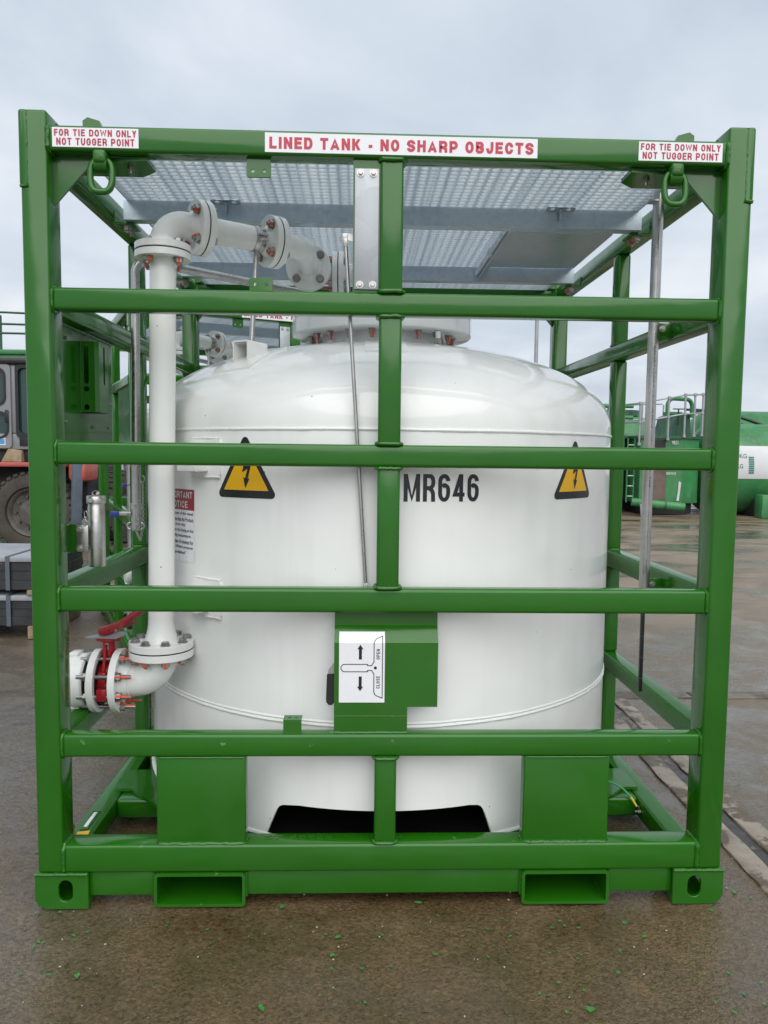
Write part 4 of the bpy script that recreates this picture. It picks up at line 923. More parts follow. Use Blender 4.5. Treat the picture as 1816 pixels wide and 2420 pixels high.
# ================================================================== STAINLESS VENT PIPE WITH BALL VALVE
S = root('vent_pipe', 'thin stainless vent pipe with blue handled ball valve left of the white pipe', 'pipe', (-0.972, 0.70, 1.15))
pipe('vent_tube', bend_path([(-0.976, 0.70, 1.245), (-0.966, 0.70, 2.195), (-0.38, 1.10, 2.165), (-0.12, 1.24, 2.13)], 0.05, 12), 0.0168, 'steel', S, 20)
bx, by = -0.976, 0.70
bm = nb(); cyl(bm, (bx, by, 1.225), (bx, by, 1.247), 0.0225, seg=8); cyl(bm, (bx, by, 1.19), (bx, by, 1.226), 0.019, seg=20); cyl(bm, (bx, by, 1.172), (bx, by, 1.191), 0.022, seg=8); part('ball_valve', bm, 'steel', S, smooth=25)
bm = nb(); box(bm, bx - 0.068, bx - 0.018, by - 0.014, by - 0.006, 1.198, 1.214, 0.002); part('valve_lever', bm, 'steel', S)
bm = nb(); box(bm, bx - 0.098, bx - 0.064, by - 0.018, by - 0.003, 1.193, 1.216, 0.004); part('lever_sleeve', bm, 'blue', S)
bm = nb(); cyl(bm, (bx, by, 1.140), (bx, by, 1.173), 0.021, seg=24)
for s in (-1, 1): sweep(bm, [(bx + s * (0.02 + 0.013 * math.sin(t)), by - 0.01, 1.157 + 0.013 * math.cos(t)) for t in [PI * i / 8 for i in range(9)]], 0.004, 8)
cyl(bm, (bx, by - 0.03, 1.155), (bx, by, 1.155), 0.009, seg=12); part('coupling_cap', bm, 'steel', S)
bm = nb()
def chain(bm, pts, r=0.0042, wire=0.0012):
    for k, (a, b) in enumerate(zip(pts, pts[1:])):
        a, b = Vector(a), Vector(b); c = (a + b) / 2; d, u, v = frame_axes(b - a); w = u if k % 2 else v; L_ = (b - a).length * 0.72
        sweep(bm, [c + d * L_ * math.cos(t) + w * r * math.sin(t) for t in [2 * PI * i / 8 for i in range(8)]], wire, 5, True)
chain(bm, [(bx + 0.03, by - 0.012, 1.33 - 0.0085 * k) if k < 19 else (bx + 0.03 - 0.0015 * (k - 19), by - 0.012, 1.33 - 0.0085 * k) for k in range(28)]); chain(bm, [(bx + 0.0165 - 0.0022 * k, by - 0.012, 1.10 + 0.0055 * k) for k in range(9)])
sweep(bm, [(bx + 0.028 + 0.009 * math.cos(t), by - 0.012, 1.345 + 0.013 * math.sin(t)) for t in [2 * PI * i / 12 for i in range(12)]], 0.0018, 6, True); part('cap_chain', bm, 'steel', S)

# ================================================================== ROOF WALKWAY OF GALVANISED GRATING
W = root('roof_grating', 'galvanised grating walkway panel fixed inside the top of the frame', 'grating', (0, 1.08, 2.32))
GZ0, GZ1 = 2.393, 2.419
bm = nb(); box(bm, -0.968, 0.968, -0.0018, 0.0018, GZ0, GZ1); bmesh.ops.recalc_face_normals(bm, faces=bm.faces); me = bpy.data.meshes.new('grating_bar'); bm.to_mesh(me); bm.free(); finish(me, 'galvbar', 0)
y = 0.088
while y < DEP - 0.08:
    inst('grating_bar', me, W, Matrix.Translation((0, y, random.uniform(-0.0006, 0.0006)))); y += 0.0335
bm = nb(); box(bm, -0.0035, 0.0035, 0.08, DEP - 0.08, GZ1 - 0.012, GZ1 - 0.004); bmesh.ops.recalc_face_normals(bm, faces=bm.faces); me = bpy.data.meshes.new('grating_rod'); bm.to_mesh(me); bm.free(); finish(me, 'galvbar', 0)
x = -0.955
while x < 0.96: inst('grating_rod', me, W, Matrix.Translation((x, 0, 0))); x += 0.0341
for sx in (-1, 1): bm = nb(); box(bm, sx * 0.970 - 0.002, sx * 0.970 + 0.002, 0.08, DEP - 0.08, GZ0 - 0.001, GZ1 + 0.001); part('edge_band', bm, 'galvbar', W)
for yb in (0.62, 1.55):
    bm = nb(); box(bm, -0.985, 0.985, yb, yb + 0.005, 2.322, 2.3925); box(bm, -0.985, 0.985, yb + 0.0055, yb + 0.055, 2.322, 2.3275); box(bm, -0.985, 0.985, yb + 0.0055, yb + 0.05, 2.387, 2.3925); bb = part('channel_beam', bm, 'galv', W)
    for sx in (-1, 1):
        bm = nb(); a, b = sorted((sx * 0.955, sx * 1.034)); box(bm, a, b, yb + 0.03, yb + 0.13, 2.312, 2.3215, 0.001); box(bm, *sorted((sx * 1.026, sx * 1.034)), yb + 0.03, yb + 0.13, 2.3216, 2.36); ct = part('support_cleat', bm, G, W)
        for k in range(2): inst('bolt', NUT16, ct, place(Vector((sx * 0.985, yb + 0.055 + 0.05 * k, 2.312)), (0, 0, -1), 1.3))
for sx, xx in ((-1, -0.60), (1, 0.665)):
    bm = nb(); add_mesh(bm, plate_mesh(rrect(-0.055, 0.055, -0.016, 0.016, 0.008), [oval(-0.04, -0.022, -0.009, 0.009), oval(0.022, 0.04, -0.009, 0.009)], 0.003, Matrix.Translation((xx, 0.60, 2.386)) @ Matrix.Rotation(R_(-14), 4, 'X'))); cyl(bm, (xx, 0.6, 2.35), (xx, 0.6, 2.40), 0.004, seg=8); cyl(bm, (xx, 0.6, 2.378), (xx, 0.6, 2.385), 0.009, seg=6); part('saddle_clip', bm, 'galv', W, smooth=20)
bm = nb(); box(bm, 0.515, 0.966, 0.90, 1.50, 2.382, 2.386); hp = part('hatch_sheet', bm, 'galv', W)
bm = nb(); box(bm, 0.500, 0.506, 0.72, 1.62, 2.340, 2.381); box(bm, 0.5065, 0.545, 0.72, 1.62, 2.3755, 2.381); part('hatch_angle', bm, 'galv', hp)
bm = nb(); cyl(bm, (0.49, 0.74, 2.362), (0.49, 1.12, 2.362), 0.011, seg=14); cyl(bm, (0.49, 1.16, 2.362), (0.49, 1.58, 2.362), 0.011, seg=14); cyl(bm, (0.49, 1.12, 2.362), (0.49, 1.16, 2.362), 0.017, seg=14); part('hatch_hinge', bm, 'galvbar', hp)
# ================================================================== SMALL FITTINGS OF THE UNIT
def lifting_link(x, label):
    r = root('lashing_ring', label, 'ring', (x, 0.02, 2.22), 'green lashing rings under the top rail')
    bm = nb(); box(bm, x - 0.020, x + 0.020, -0.012, 0.046, 2.302, 2.341, 0.010, 3); cyl(bm, (x - 0.019, 0.02, 2.306), (x + 0.019, 0.02, 2.306), 0.026, seg=24); part('ring_saddle', bm, 'weld', r)
    pts = []
    for t in [2 * PI * i / 40 for i in range(40)]:
        px = 0.0325 * math.copysign(abs(math.cos(t)) ** 0.6, math.cos(t)); pz = 0.047 * math.copysign(abs(math.sin(t)) ** 0.8, math.sin(t))
        pts.append((x + px, 0.015 + (pz - 0.04) * 0.1, 2.270 + pz))
    bm = nb(); sweep(bm, pts, 0.0100, 12, True); part('ring', bm, G, r, smooth=60); return r
LK = [lifting_link(-0.866, 'green lashing ring hanging under the left end of the top rail'), lifting_link(0.863, 'green lashing ring hanging under the right end of the top rail')]
DT = root('dip_tube', 'tall stainless dipstick tube with black rod at the right side', 'tube', (0.963, 0.40, 0.58))
bm = nb(); cyl(bm, (0.963, 0.40, 0.966), (0.963, 0.40, 2.352), 0.0187, seg=28); part('tube', bm, 'steel', DT)
bm = nb(); box(bm, 0.925, 0.985, 0.385, 0.415, 2.352, 2.364, 0.002); cyl(bm, (0.963, 0.40, 2.353), (0.963, 0.40, 2.392), 0.016, seg=20); part('tube_cap', bm, 'steel', DT)
bm = nb(); box(bm, 0.956, 0.969, 0.394, 0.406, 0.581, 0.968, 0.001); part('dip_rod', bm, 'black', DT)
for k in range(4): bm = nb(); box(bm, 0.9555, 0.9695, 0.3933, 0.4067, 0.63 + 0.08 * k, 0.6315 + 0.08 * k); part('rod_graduation', bm, 'strap', DT)
for z in (1.905, 0.976):
    bm = nb(); box(bm, 0.978, 1.032, 0.404, 0.410, z - 0.03, z + 0.03, 0.002); part('tube_bracket', bm, G, DT); inst('bracket_bolt', pb, DT, Matrix.Translation((0.996, 0.404, z + 0.01)))
tm = text_mesh('1.4404 - 4161 SUR. HEAT 49044 RI 101217-2 SCH 10 27 FEB 2023 10 30', 0.62, 0.0075, 0.0, 0, 0, 1)
for v in tm.vertices:
    a = v.co.y / 0.0188; v.co = Vector((0.963 + 0.0188 * math.sin(0.25 - a), 0.40 - 0.0188 * math.cos(0.25 - a), 1.33 + v.co.x))
part('tube_marking', tm, 'strap', DT, smooth=0)
FL = root('sample_flask', 'stainless capped cylinder bolted to the left front post', 'cylinder', (-0.946, 0.15, 1.08))
fx, fy_ = -0.946, 0.15
bm = nb(); lathe(bm, [(0.01, 1.078), (0.0255, 1.078), (0.0268, 1.081), (0.0268, 1.272), (0.0255, 1.274), (0.0255, 1.288)], (fx, fy_, 0), seg=32, cap0=True); part('flask_body', bm, 'steel', FL)
bm = nb(); lathe(bm, [(0.026, 1.284), (0.0295, 1.284), (0.030, 1.286), (0.030, 1.306), (0.028, 1.309), (0.005, 1.310)], (fx, fy_, 0), seg=32, cap1=True); part('flask_cap', bm, 'steel', FL)
bm = nb(); cyl(bm, (fx - 0.006, fy_ - 0.027, 1.296), (fx - 0.006, fy_ - 0.037, 1.296), 0.0075, seg=16); part('cap_pin', bm, 'steel', FL)
bm = nb(); sweep(bm, [(fx + 0.011 * math.cos(t), fy_ - 0.005, 1.317 + 0.008 * math.sin(t)) for t in [2 * PI * i / 14 for i in range(14)]], 0.0018, 6, True); cyl(bm, (fx + 0.004, fy_, 1.309), (fx + 0.004, fy_, 1.321), 0.006, 0.004, seg=10); part('cap_ring', bm, 'steel', FL)
bm = nb(); sweep(bm, [(fx - 0.030 + 0.005 * math.cos(t), fy_ - 0.012, 1.248 + 0.012 * math.sin(t)) for t in [2 * PI * i / 12 for i in range(12)]], 0.0016, 6, True); chain(bm, [(fx - 0.033 + 0.003 * math.sin(k), fy_ - 0.012, 1.24 - 0.007 * k) for k in range(5)]); part('flask_chain', bm, 'steel', FL)
bm = nb(); box(bm, -1.012, -0.970, 0.147, 0.151, 1.125, 1.213, 0.002); pl = part('bracket_plate', bm, 'steel', FL)
for z in (1.137, 1.201): inst('plate_bolt', pb, pl, Matrix.Translation((-1.001, 0.147, z)))
bm = nb(); box(bm, -1.036, -0.995, 0.1515, 0.157, 1.123, 1.214); box(bm, -1.042, -1.03, 0.0985, 0.158, 1.123, 1.214); part('bracket_tab', bm, G, FL)
RD = root('linkage_rod', 'slim stainless linkage rod hanging in front of the tank beside the centre post', 'rod', (-0.068, 0.075, 1.0))
bm = nb(); cyl(bm, (-0.067, 0.0755, 1.02), (-0.1395, 0.0755, 2.105), 0.0062, seg=14); part('rod', bm, 'steel', RD)
bm = nb(); bar(bm, (-0.0665, 0.0755, 1.0), (-0.068, 0.0755, 1.04), 0.012, 0.012, 0.001); bar(bm, (-0.139, 0.0755, 2.095), (-0.1415, 0.0755, 2.135), 0.014, 0.013, 0.001); part('clevis', bm, 'steel', RD)
bm = nb(); prism(bm, [(-0.150, 2.118), (-0.134, 2.118), (-0.118, 2.114), (-0.085, 2.10), (-0.085, 2.122), (-0.115, 2.138), (-0.15, 2.138)], 0.083, 0.088, 'xz'); cyl(bm, (-0.142, 0.066, 2.128), (-0.142, 0.092, 2.128), 0.006, seg=12); part('lever_arm', bm, 'steel', RD, smooth=25)
bm = nb(); sweep(bm, [(-0.150 + 0.008 * math.cos(t), 0.07, 2.118 + 0.011 * math.sin(t)) for t in [2 * PI * i / 14 for i in range(14)]], 0.0012, 6, True); part('split_ring', bm, 'steel', RD)
HL = root('foot_valve_handle', 'black sleeved lever handle showing left of the handle cover', 'handle', (-0.18, 0.03, 0.65))
bm = nb(); prism(bm, [(-0.186, 0.752), (-0.184, 0.768), (-0.168, 0.788), (-0.12, 0.80), (-0.12, 0.752)], 0.034, 0.038, 'xz'); part('handle_blade', bm, 'steel', HL, smooth=20)
bm = nb(); prism(bm, [(-0.189, 0.754), (-0.163, 0.754), (-0.163, 0.668), (-0.168, 0.655), (-0.178, 0.650), (-0.188, 0.655), (-0.192, 0.668)], 0.029, 0.043, 'xz'); bmesh.ops.bevel(bm, geom=list(bm.edges), offset=0.003, segments=2, affect='EDGES'); part('handle_sleeve', bm, 'black', HL)
EC = root('earth_cable', 'green and yellow earthing cable bolted to the right base beam', 'cable', (1.0, 0.5, 0.07))
pts = [Vector((0.90, 0.60, 0.152)), Vector((0.935, 0.575, 0.150)), Vector((0.965, 0.55, 0.138)), Vector((0.99, 0.525, 0.115)), Vector((1.008, 0.505, 0.085)), Vector((1.012, 0.497, 0.072))]
bm = nb(); sweep(bm, pts[:4], 0.0042, 10); part('cable_green', bm, 'cable', EC)
bm = nb(); sweep(bm, pts[3:5], 0.0044, 10); part('cable_yellow', bm, 'cable2', EC)
bm = nb(); cyl(bm, (1.018, 0.495, 0.070), (1.008, 0.495, 0.070), 0.009, seg=6); cyl(bm, (1.008, 0.495, 0.070), (0.998, 0.495, 0.070), 0.004, seg=8); box(bm, 1.010, 1.013, 0.488, 0.503, 0.062, 0.09); part('cable_lug', bm, 'steel', EC)

# ================================================================== THE SECOND UNIT BEHIND, TURNED 24 DEGREES
def copy_tree(o, parent=None, T=None):
    c = o.copy(); COL.objects.link(c)
    if parent is None: c.matrix_basis = T @ o.matrix_basis
    else:
        c.parent = parent; c.matrix_parent_inverse = o.matrix_parent_inverse
    for ch in CH.get(o, []): copy_tree(ch, c)
    return c
T2 = Matrix.Translation((-0.534, 3.008, 0)) @ Matrix.Rotation(R_(24), 4, 'Z')
for o, lab in ((F, 'green cage frame standing turned behind the front frame'), (V, 'white tank of the second unit behind the front tank'), (D, 'white flanged pipe of the second unit, seen small above the tank shoulder'), (BV, 'red butterfly valve of the second unit behind'), (S, 'thin stainless vent pipe of the second unit behind'), (W, 'galvanised grating walkway of the second unit behind'), (DT, 'stainless dipstick tube of the second unit behind')):
    c = copy_tree(o, None, T2); c['label'] = lab

# ================================================================== BACKGROUND
def rail_tube(bm, pts, r=0.03, seg=8): sweep(bm, pts, r, seg); return bm
# ---- forklift / heavy handler on the left
K = root('forklift_truck', 'heavy forklift with grey cab and red deck parked far left', 'forklift', (-5.0, 8.9, 0))
def kbox(name, x0, x1, y0, y1, z0, z1, mat, r=0.02, parent=K): bm = nb(); box(bm, x0, x1, y0, y1, z0, z1, r); return part(name, bm, mat, parent)
def wheel(cx, cy, R, wd_, yaw):
    bm = nb(); prof = [(R * 0.60, -wd_ / 2 + 0.05), (R * 0.63, -wd_ / 2), (R * 0.80, -wd_ / 2 - 0.015), (R * 0.93, -wd_ / 2 + 0.015), (R * 0.965, -wd_ / 2 + 0.05), (R * 0.965, wd_ / 2 - 0.05), (R * 0.93, wd_ / 2 - 0.015), (R * 0.80, wd_ / 2 + 0.015), (R * 0.63, wd_ / 2), (R * 0.60, wd_ / 2 - 0.05)]
    lathe(bm, prof, (0, 0, 0), (0, 1, 0), 56)
    n = 34
    for k in range(n):
        a = 2 * PI * k / n
        for s in (-1, 1):
            t = nb(); box(t, -0.032, 0.032, min(s * 0.02, s * (wd_ / 2 + 0.004)), max(s * 0.02, s * (wd_ / 2 + 0.004)), R * 0.925, R * 1.0, 0.006, 1)
            t.transform(Matrix.Rotation(a + (0.5 if s > 0 else 0) * 2 * PI / n, 4, 'Y')); tm = bpy.data.meshes.new('t'); t.to_mesh(tm); t.free(); add_mesh(bm, tm)
    mw = Matrix.Translation((cx, cy, R)) @ Matrix.Rotation(yaw, 4, 'Z')
    bm.transform(mw); w = part('tyre', bm, 'tyre', K, smooth=35)
    bm = nb(); lathe(bm, [(R * 0.61, -wd_ / 2 + 0.045), (R * 0.58, -wd_ / 2 + 0.02), (R * 0.55, -wd_ / 2 + 0.03), (R * 0.50, -wd_ / 2 + 0.09), (R * 0.34, -wd_ / 2 + 0.11), (R * 0.30, -wd_ / 2 + 0.04), (R * 0.1, -wd_ / 2 + 0.02)], (0, 0, 0), (0, 1, 0), 40, False, True)
    for k in range(10):
        a = 2 * PI * k / 10; c = Vector((R * 0.41 * math.cos(a), -wd_ / 2 + 0.10, R * 0.41 * math.sin(a))); cyl(bm, c, c - Vector((0, 0.04, 0)), 0.016, seg=6)
    bm.transform(mw); part('rim', bm, 'rim', w)
    bm = nb(); lathe(bm, [(R * 0.60, wd_ / 2 - 0.06), (0.02, wd_ / 2 - 0.06)], (0, 0, 0), (0, 1, 0), 32); bm.transform(mw); part('rim_back', bm, 'rim', w)
wheel(-4.62, 8.53, 0.57, 0.42, 0.0); wheel(-3.78, 9.75, 0.57, 0.42, R_(62)); wheel(-6.9, 8.53, 0.57, 0.42, 0.0); wheel(-6.9, 10.2, 0.57, 0.42, 0.0)
kbox('deck', -7.6, -4.12, 8.26, 10.6, 1.205, 1.268, 'deckred', 0.015)
kbox('fender', -4.12, -3.86, 8.32, 8.9, 1.0, 1.30, 'deckred', 0.08)
kbox('chassis', -7.5, -4.0, 8.8, 10.4, 0.45, 1.204, 'shadowblack', 0.03)
kbox('cab_floor', -6.1, -4.3, 8.42, 9.9, 1.268, 1.44, 'shadowblack', 0.02)
cb = kbox('cab_body', -6.1, -4.3, 8.36, 9.9, 1.44, 1.66, 'cabgrey', 0.02)
for x0, x1 in ((-6.1, -6.02), (-4.90, -4.80), (-4.38, -4.30)):
    for y0 in (8.36, 9.82): kbox('cab_pillar', x0, x1, y0, y0 + 0.08, 1.661, 2.60, 'cabgrey' if x0 < -4.5 else 'black', 0.02)
kbox('cab_roof', -6.16, -4.24, 8.30, 9.96, 2.601, 2.69, 'black', 0.03)
bm = nb(); add_mesh(bm, plate_mesh(rrect(-6.02, -4.86, 1.46, 2.595, 0.05), [rrect(-5.92, -4.93, 2.05, 2.54, 0.10), rrect(-5.92, -4.90, 1.60, 1.95, 0.12)], 0.03, Matrix.Translation((0, 8.355, 0)) @ XZ, 0.004)); dr = part('cab_door', bm, 'cabgrey', K, smooth=25)
bm = nb(); box(bm, -5.98, -4.88, 8.366, 8.372, 1.58, 2.57); part('door_glass', bm, 'glass', dr)
for x0, x1, z0, z1, r in ((-5.92, -4.93, 2.05, 2.54, 0.10), (-5.92, -4.90, 1.60, 1.95, 0.12)):
    bm = nb(); add_mesh(bm, plate_mesh(rrect(x0 - 0.015, x1 + 0.015, z0 - 0.015, z1 + 0.015, r + 0.01), [rrect(x0 + 0.012, x1 - 0.012, z0 + 0.012, z1 - 0.012, r)], 0.012, Matrix.Translation((0, 8.325, 0)) @ XZ)); part('window_seal', bm, 'black', dr, smooth=25)
bm = nb(); box(bm, -4.935, -4.885, 8.30, 8.325, 1.80, 1.98, 0.02); part('door_handle', bm, 'black', dr)
bm = nb(); box(bm, -4.80, -4.38, 8.39, 8.396, 1.66, 2.60); part('quarter_glass', bm, 'glass', K)
bm = nb(); add_mesh(bm, plate_mesh(rrect(-4.80, -4.37, 1.60, 2.60, 0.06), [rrect(-4.76, -4.41, 1.66, 2.55, 0.06)], 0.02, Matrix.Translation((0, 8.36, 0)) @ XZ)); part('quarter_frame', bm, 'black', K, smooth=25)
bm = nb(); box(bm, -4.76, -4.60, 8.345, 8.36, 1.49, 1.60, 0.004); vg = part('vent_grille', bm, 'black', K)
for k in range(4): bm = nb(); box(bm, -4.75, -4.61, 8.338, 8.345, 1.502 + k * 0.024, 1.512 + k * 0.024); part('slat', bm, 'shadowblack', vg)
bm = nb(); box(bm, -5.07, -4.94, 8.321, 8.3245, 1.50, 1.60); st = part('cab_sticker', bm, 'sticker', K); bm = nb(); box(bm, -5.06, -4.95, 8.318, 8.3205, 1.515, 1.585); part('sticker_panel', bm, pmat('pale_blue', (0.08, 0.28, 0.55), 0.4), st)
for y in (10.0,):
    bm = nb(); bar(bm, (-3.62, y, 0.15), (-3.98 + 0.02, y + 0.02, 2.2), 0.12, 0.10, 0.01); part('mast_rail', bm, 'mast', K)
bm = nb(); bar(bm, (-4.02, 8.36, 0.42), (-3.95, 8.30, 1.60), 0.13, 0.08, 0.01); part('mast_strut', bm, 'mast', K)
tb = nb(); prism(tb, [(-5.0, 1.269), (-4.72, 1.269), (-4.73, 1.43), (-4.90, 1.45)], 8.30, 8.41, 'xz'); bmesh.ops.bevel(tb, geom=list(tb.edges), offset=0.008, segments=1, affect='EDGES'); tag(part('timber_block', tb, 'wood'), 'weathered timber wedge lying on the red forklift deck', 'timber')
# ---- strapped stacks of dark sheets
def bundle(z0, z1, label, ywrap):
    r = root('sheet_bundle', label, 'bundle', (-3.2, 3.9, z0), 'strapped sheet bundles on the left')
    n = 3; h = (z1 - z0 - 0.05) / n
    for k in range(n):
        o = random.uniform(-0.006, 0.006); bm = nb(); box(bm, -3.9, -2.50 + o, 3.52 + o, 4.35, z0 + k * h, z0 + (k + 1) * h - 0.0015, 0.002, 1); part('sheet', bm, 'slate', r)
    bm = nb(); box(bm, -3.9, -2.495, 3.505, 4.36, z1 - 0.05, z1 - 0.012, 0.004); part('top_board', bm, 'slatetop', r)
    for x in (-3.5, -2.78): bm = nb(); box(bm, x, x + 0.032, 3.502, 4.37, z1 - 0.0115, z1 - 0.008); box(bm, x, x + 0.032, 3.499, 3.5035, z0 - 0.002, z1 - 0.008); part('strap', bm, 'strap', r)
bundle(0.10, 0.345, 'lower strapped bundle of dark sheets standing on timber bearers', 0); bundle(0.378, 0.645, 'upper strapped bundle of dark sheets with grey top board', 0)
for k, x in enumerate((-3.7, -3.2, -2.62)):
    for z, lab in ((0.0, 'timber bearer under the %s of the lower sheet bundle' % ('far end', 'middle', 'near right end')[k]), (0.337, 'timber spacer between the two sheet bundles at the %s' % ('far end', 'middle', 'near right end')[k])):
        bm = nb(); box(bm, x, x + 0.09, 3.49, 4.36, z + 0.001, z + (0.099 if z == 0 else 0.040), 0.004); o = part('timber_bearer', bm, 'wood'); tag(o, lab, 'timber', 'timbers under the sheet bundles')
# ---- open green tank with handrail, behind the forklift
A = root('settling_tank', 'green open topped tank with curved green handrail behind the forklift', 'tank', (-8.2, 15, 0))
bm = nb(); box(bm, -11.0, -6.5, 14, 17, 0.1, 3.44, 0.04); part('tank_wall', bm, 'tankgreen', A)
bm = nb(); box(bm, -11.06, -6.44, 13.94, 17.06, 3.40, 3.50, 0.02); part('tank_rim', bm, 'tankgreen', A)
for x in (-10.6, -9.6, -8.6, -7.55, -6.6): bm = nb(); cyl(bm, (x, 14.0, 3.5), (x, 14.0, 4.20), 0.028, seg=8); part('rail_post', bm, 'tankdark', A)
for z in (3.79, 3.98, 4.22): bm = nb(); rail_tube(bm, [(-10.6 + 0.4 * k, 14.0, z + 0.05 - 0.004 * (k - 6) ** 2 * (z - 3.6)) for k in range(11)], 0.022); part('rail_bar', bm, 'tankdark', A)
# ---- right background: box tank with walkway rail and hoop pipe
B = root('chamfered_tank', 'green chamfered tank with galvanised walkway rail and hoop pipe, far right', 'tank', (7.6, 17, 0))
pl = [(6.72, 16.0), (7.72, 15.9), (8.22, 16.15), (8.22, 19.5), (6.72, 19.5)]
bm = nb(); prism(bm, pl, 0.30, 1.86, 'xy'); part('tank_wall', bm, 'tankgreen', B, smooth=10)
bm = nb(); prism(bm, [(6.66, 15.94), (7.73, 15.84), (8.28, 16.11), (8.28, 19.56), (6.66, 19.56)], 1.861, 1.93, 'xy'); part('deck_edge', bm, 'tankdark', B, smooth=10)
bm = nb(); prism(bm, [(6.9, 16.15), (7.7, 16.1), (8.15, 16.3), (8.15, 19.4), (6.9, 19.4)], 0.02, 0.299, 'xy'); part('skid', bm, 'shadowblack', B)
bm = nb(); prism(bm, [(7.74, 1.931), (7.86, 2.46), (8.0, 2.52), (8.2, 2.50), (8.24, 1.931)], 16.7, 17.9, 'xz'); part('inspection_hood', bm, 'tankdark', B, smooth=10)
bm = nb(); cyl(bm, (8.0, 17.3, 2.50), (8.0, 17.3, 2.57), 0.24, seg=32); part('hood_lid', bm, 'tankgreen', B)
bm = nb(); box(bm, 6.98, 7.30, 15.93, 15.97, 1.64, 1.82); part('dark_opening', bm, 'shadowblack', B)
bm = nb(); prism(bm, [(6.99, 0.38), (7.34, 0.38), (7.34, 1.42), (6.99, 1.42)], 15.925, 15.96, 'xz'); part('rusty_panel', bm, 'rust', B)
bm = nb(); prism(bm, [(7.60, 0.36), (7.66, 0.36), (7.70, 0.80), (7.64, 0.84), (7.63, 0.6)], 15.885, 15.90, 'xz'); part('torn_label', bm, 'bandwhite', B)
for s, w, h, x, z, y in (('M8.31', 0.15, 0.09, 7.44, 1.72, 15.90), ('TARE 6520KG', 0.40, 0.10, 7.31, 1.53, 15.91), ('SERVICE', 0.24, 0.06, 7.33, 0.99, 15.91)):
    me = text_mesh(s, w, h, 0.02, x, z); me.transform(Matrix.Translation((0, y - 0.01, 0)) @ XZ); part('stencil', me, 'bandwhite', B, smooth=0)
bm = nb(); cyl(bm, (6.45, 15.75, 0.34), (7.62, 15.45, 0.235), 0.10, seg=24); dpz = part('drain_pipe', bm, 'tankgreen', B)
for t in (0.25, 0.62): bm = nb(); q = Vector((6.45, 15.75, 0.34)).lerp(Vector((7.62, 15.45, 0.235)), t); cyl(bm, q, q + Vector((0.05, -0.013, -0.005)), 0.112, seg=24); part('pipe_collar', bm, 'tankdark', dpz)
bm = nb(); rail_tube(bm, bend_path([(7.46, 16.3, 1.93), (7.46, 16.3, 2.85), (8.2, 16.6, 2.85), (8.2, 16.6, 2.4)], 0.18, 8), 0.05, 14); part('hoop_pipe', bm, 'tankgreen', B)
bm = nb(); cyl(bm, (7.78, 16.4, 2.2), (7.78, 16.4, 2.6), 0.018, seg=8); cyl(bm, (7.64, 16.4, 2.6), (7.92, 16.4, 2.6), 0.014, seg=8); part('hand_wheel', bm, 'shadowblack', B)
rp = [(6.40, 17.6), (6.66, 16.0), (7.32, 15.92), (7.70, 15.88), (8.00, 16.03), (8.25, 16.15)]
zt = [2.72, 2.70, 2.83, 2.90, 2.92, 2.94]
for (x, y), z in zip(rp, zt):
    bm = nb(); cyl(bm, (x, y - 0.05, z - 1.0), (x, y - 0.05, z), 0.024, seg=10)
    for zz in (z, z - 0.45, z - 0.98): lathe(bm, [(0.01, -0.04), (0.042, -0.03), (0.042, 0.03), (0.01, 0.04)], (x, y - 0.05, zz), (0, 0, 1), 10)
    part('rail_post', bm, 'railsteel', B)
for dz in (0.0, 0.45): bm = nb(); rail_tube(bm, [(x, y - 0.05, z - dz) for (x, y), z in zip(rp, zt)], 0.02); part('rail_bar', bm, 'railsteel', B)
for dz in (0.0, 0.42): bm = nb(); rail_tube(bm, [(6.40, 18.6, 2.80 - dz), (7.3, 18.4, 2.82 - dz), (8.2, 18.5, 2.86 - dz)], 0.02); part('rail_bar', bm, 'railsteel', B)
for x in (6.95, 7.55, 7.62, 8.2): bm = nb(); cyl(bm, (x, 18.4, 1.9), (x, 18.4, 2.83), 0.022, seg=8); part('rail_post', bm, 'railsteel', B)
# ---- small green tank left of it, with ladder
E_ = root('ladder_tank', 'narrow green tank with rung ladder left of the chamfered tank', 'tank', (6.3, 17.4, 0))
bm = nb(); box(bm, 5.2, 6.55, 16.6, 19, 0.35, 1.86, 0.03); part('tank_wall', bm, 'tankdark', E_); bm = nb(); box(bm, 5.15, 6.60, 16.55, 19.05, 1.861, 1.95, 0.02); part('tank_rim', bm, 'tankdark', E_)
bm = nb(); box(bm, 5.3, 6.5, 16.7, 18.9, 0.02, 0.349); part('skid', bm, 'shadowblack', E_)
for z in (2.42, 2.72): bm = nb(); cyl(bm, (5.2, 17.4, z), (7.0, 17.4, z), 0.055, seg=12); part('overhead_pipe', bm, 'tankgreen', E_)
for z in (2.0, 2.68): bm = nb(); cyl(bm, (5.5, 17.4, 1.95), (5.5, 17.4, 2.72), 0.04, seg=10); part('pipe_stand', bm, 'tankgreen', E_)
ld = root('access_ladder', 'green rung ladder leaning between the two far right tanks', 'ladder', (6.55, 16.2, 0))
for x in (6.46, 6.63): bm = nb(); cyl(bm, (x, 16.15, 0.3), (x, 16.15, 1.86), 0.02, seg=8); part('stile', bm, 'tankgreen', ld)
for k in range(6): bm = nb(); cyl(bm, (6.46, 16.15, 0.45 + 0.25 * k), (6.63, 16.15, 0.45 + 0.25 * k), 0.012, seg=8); part('rung', bm, 'bandwhite', ld)
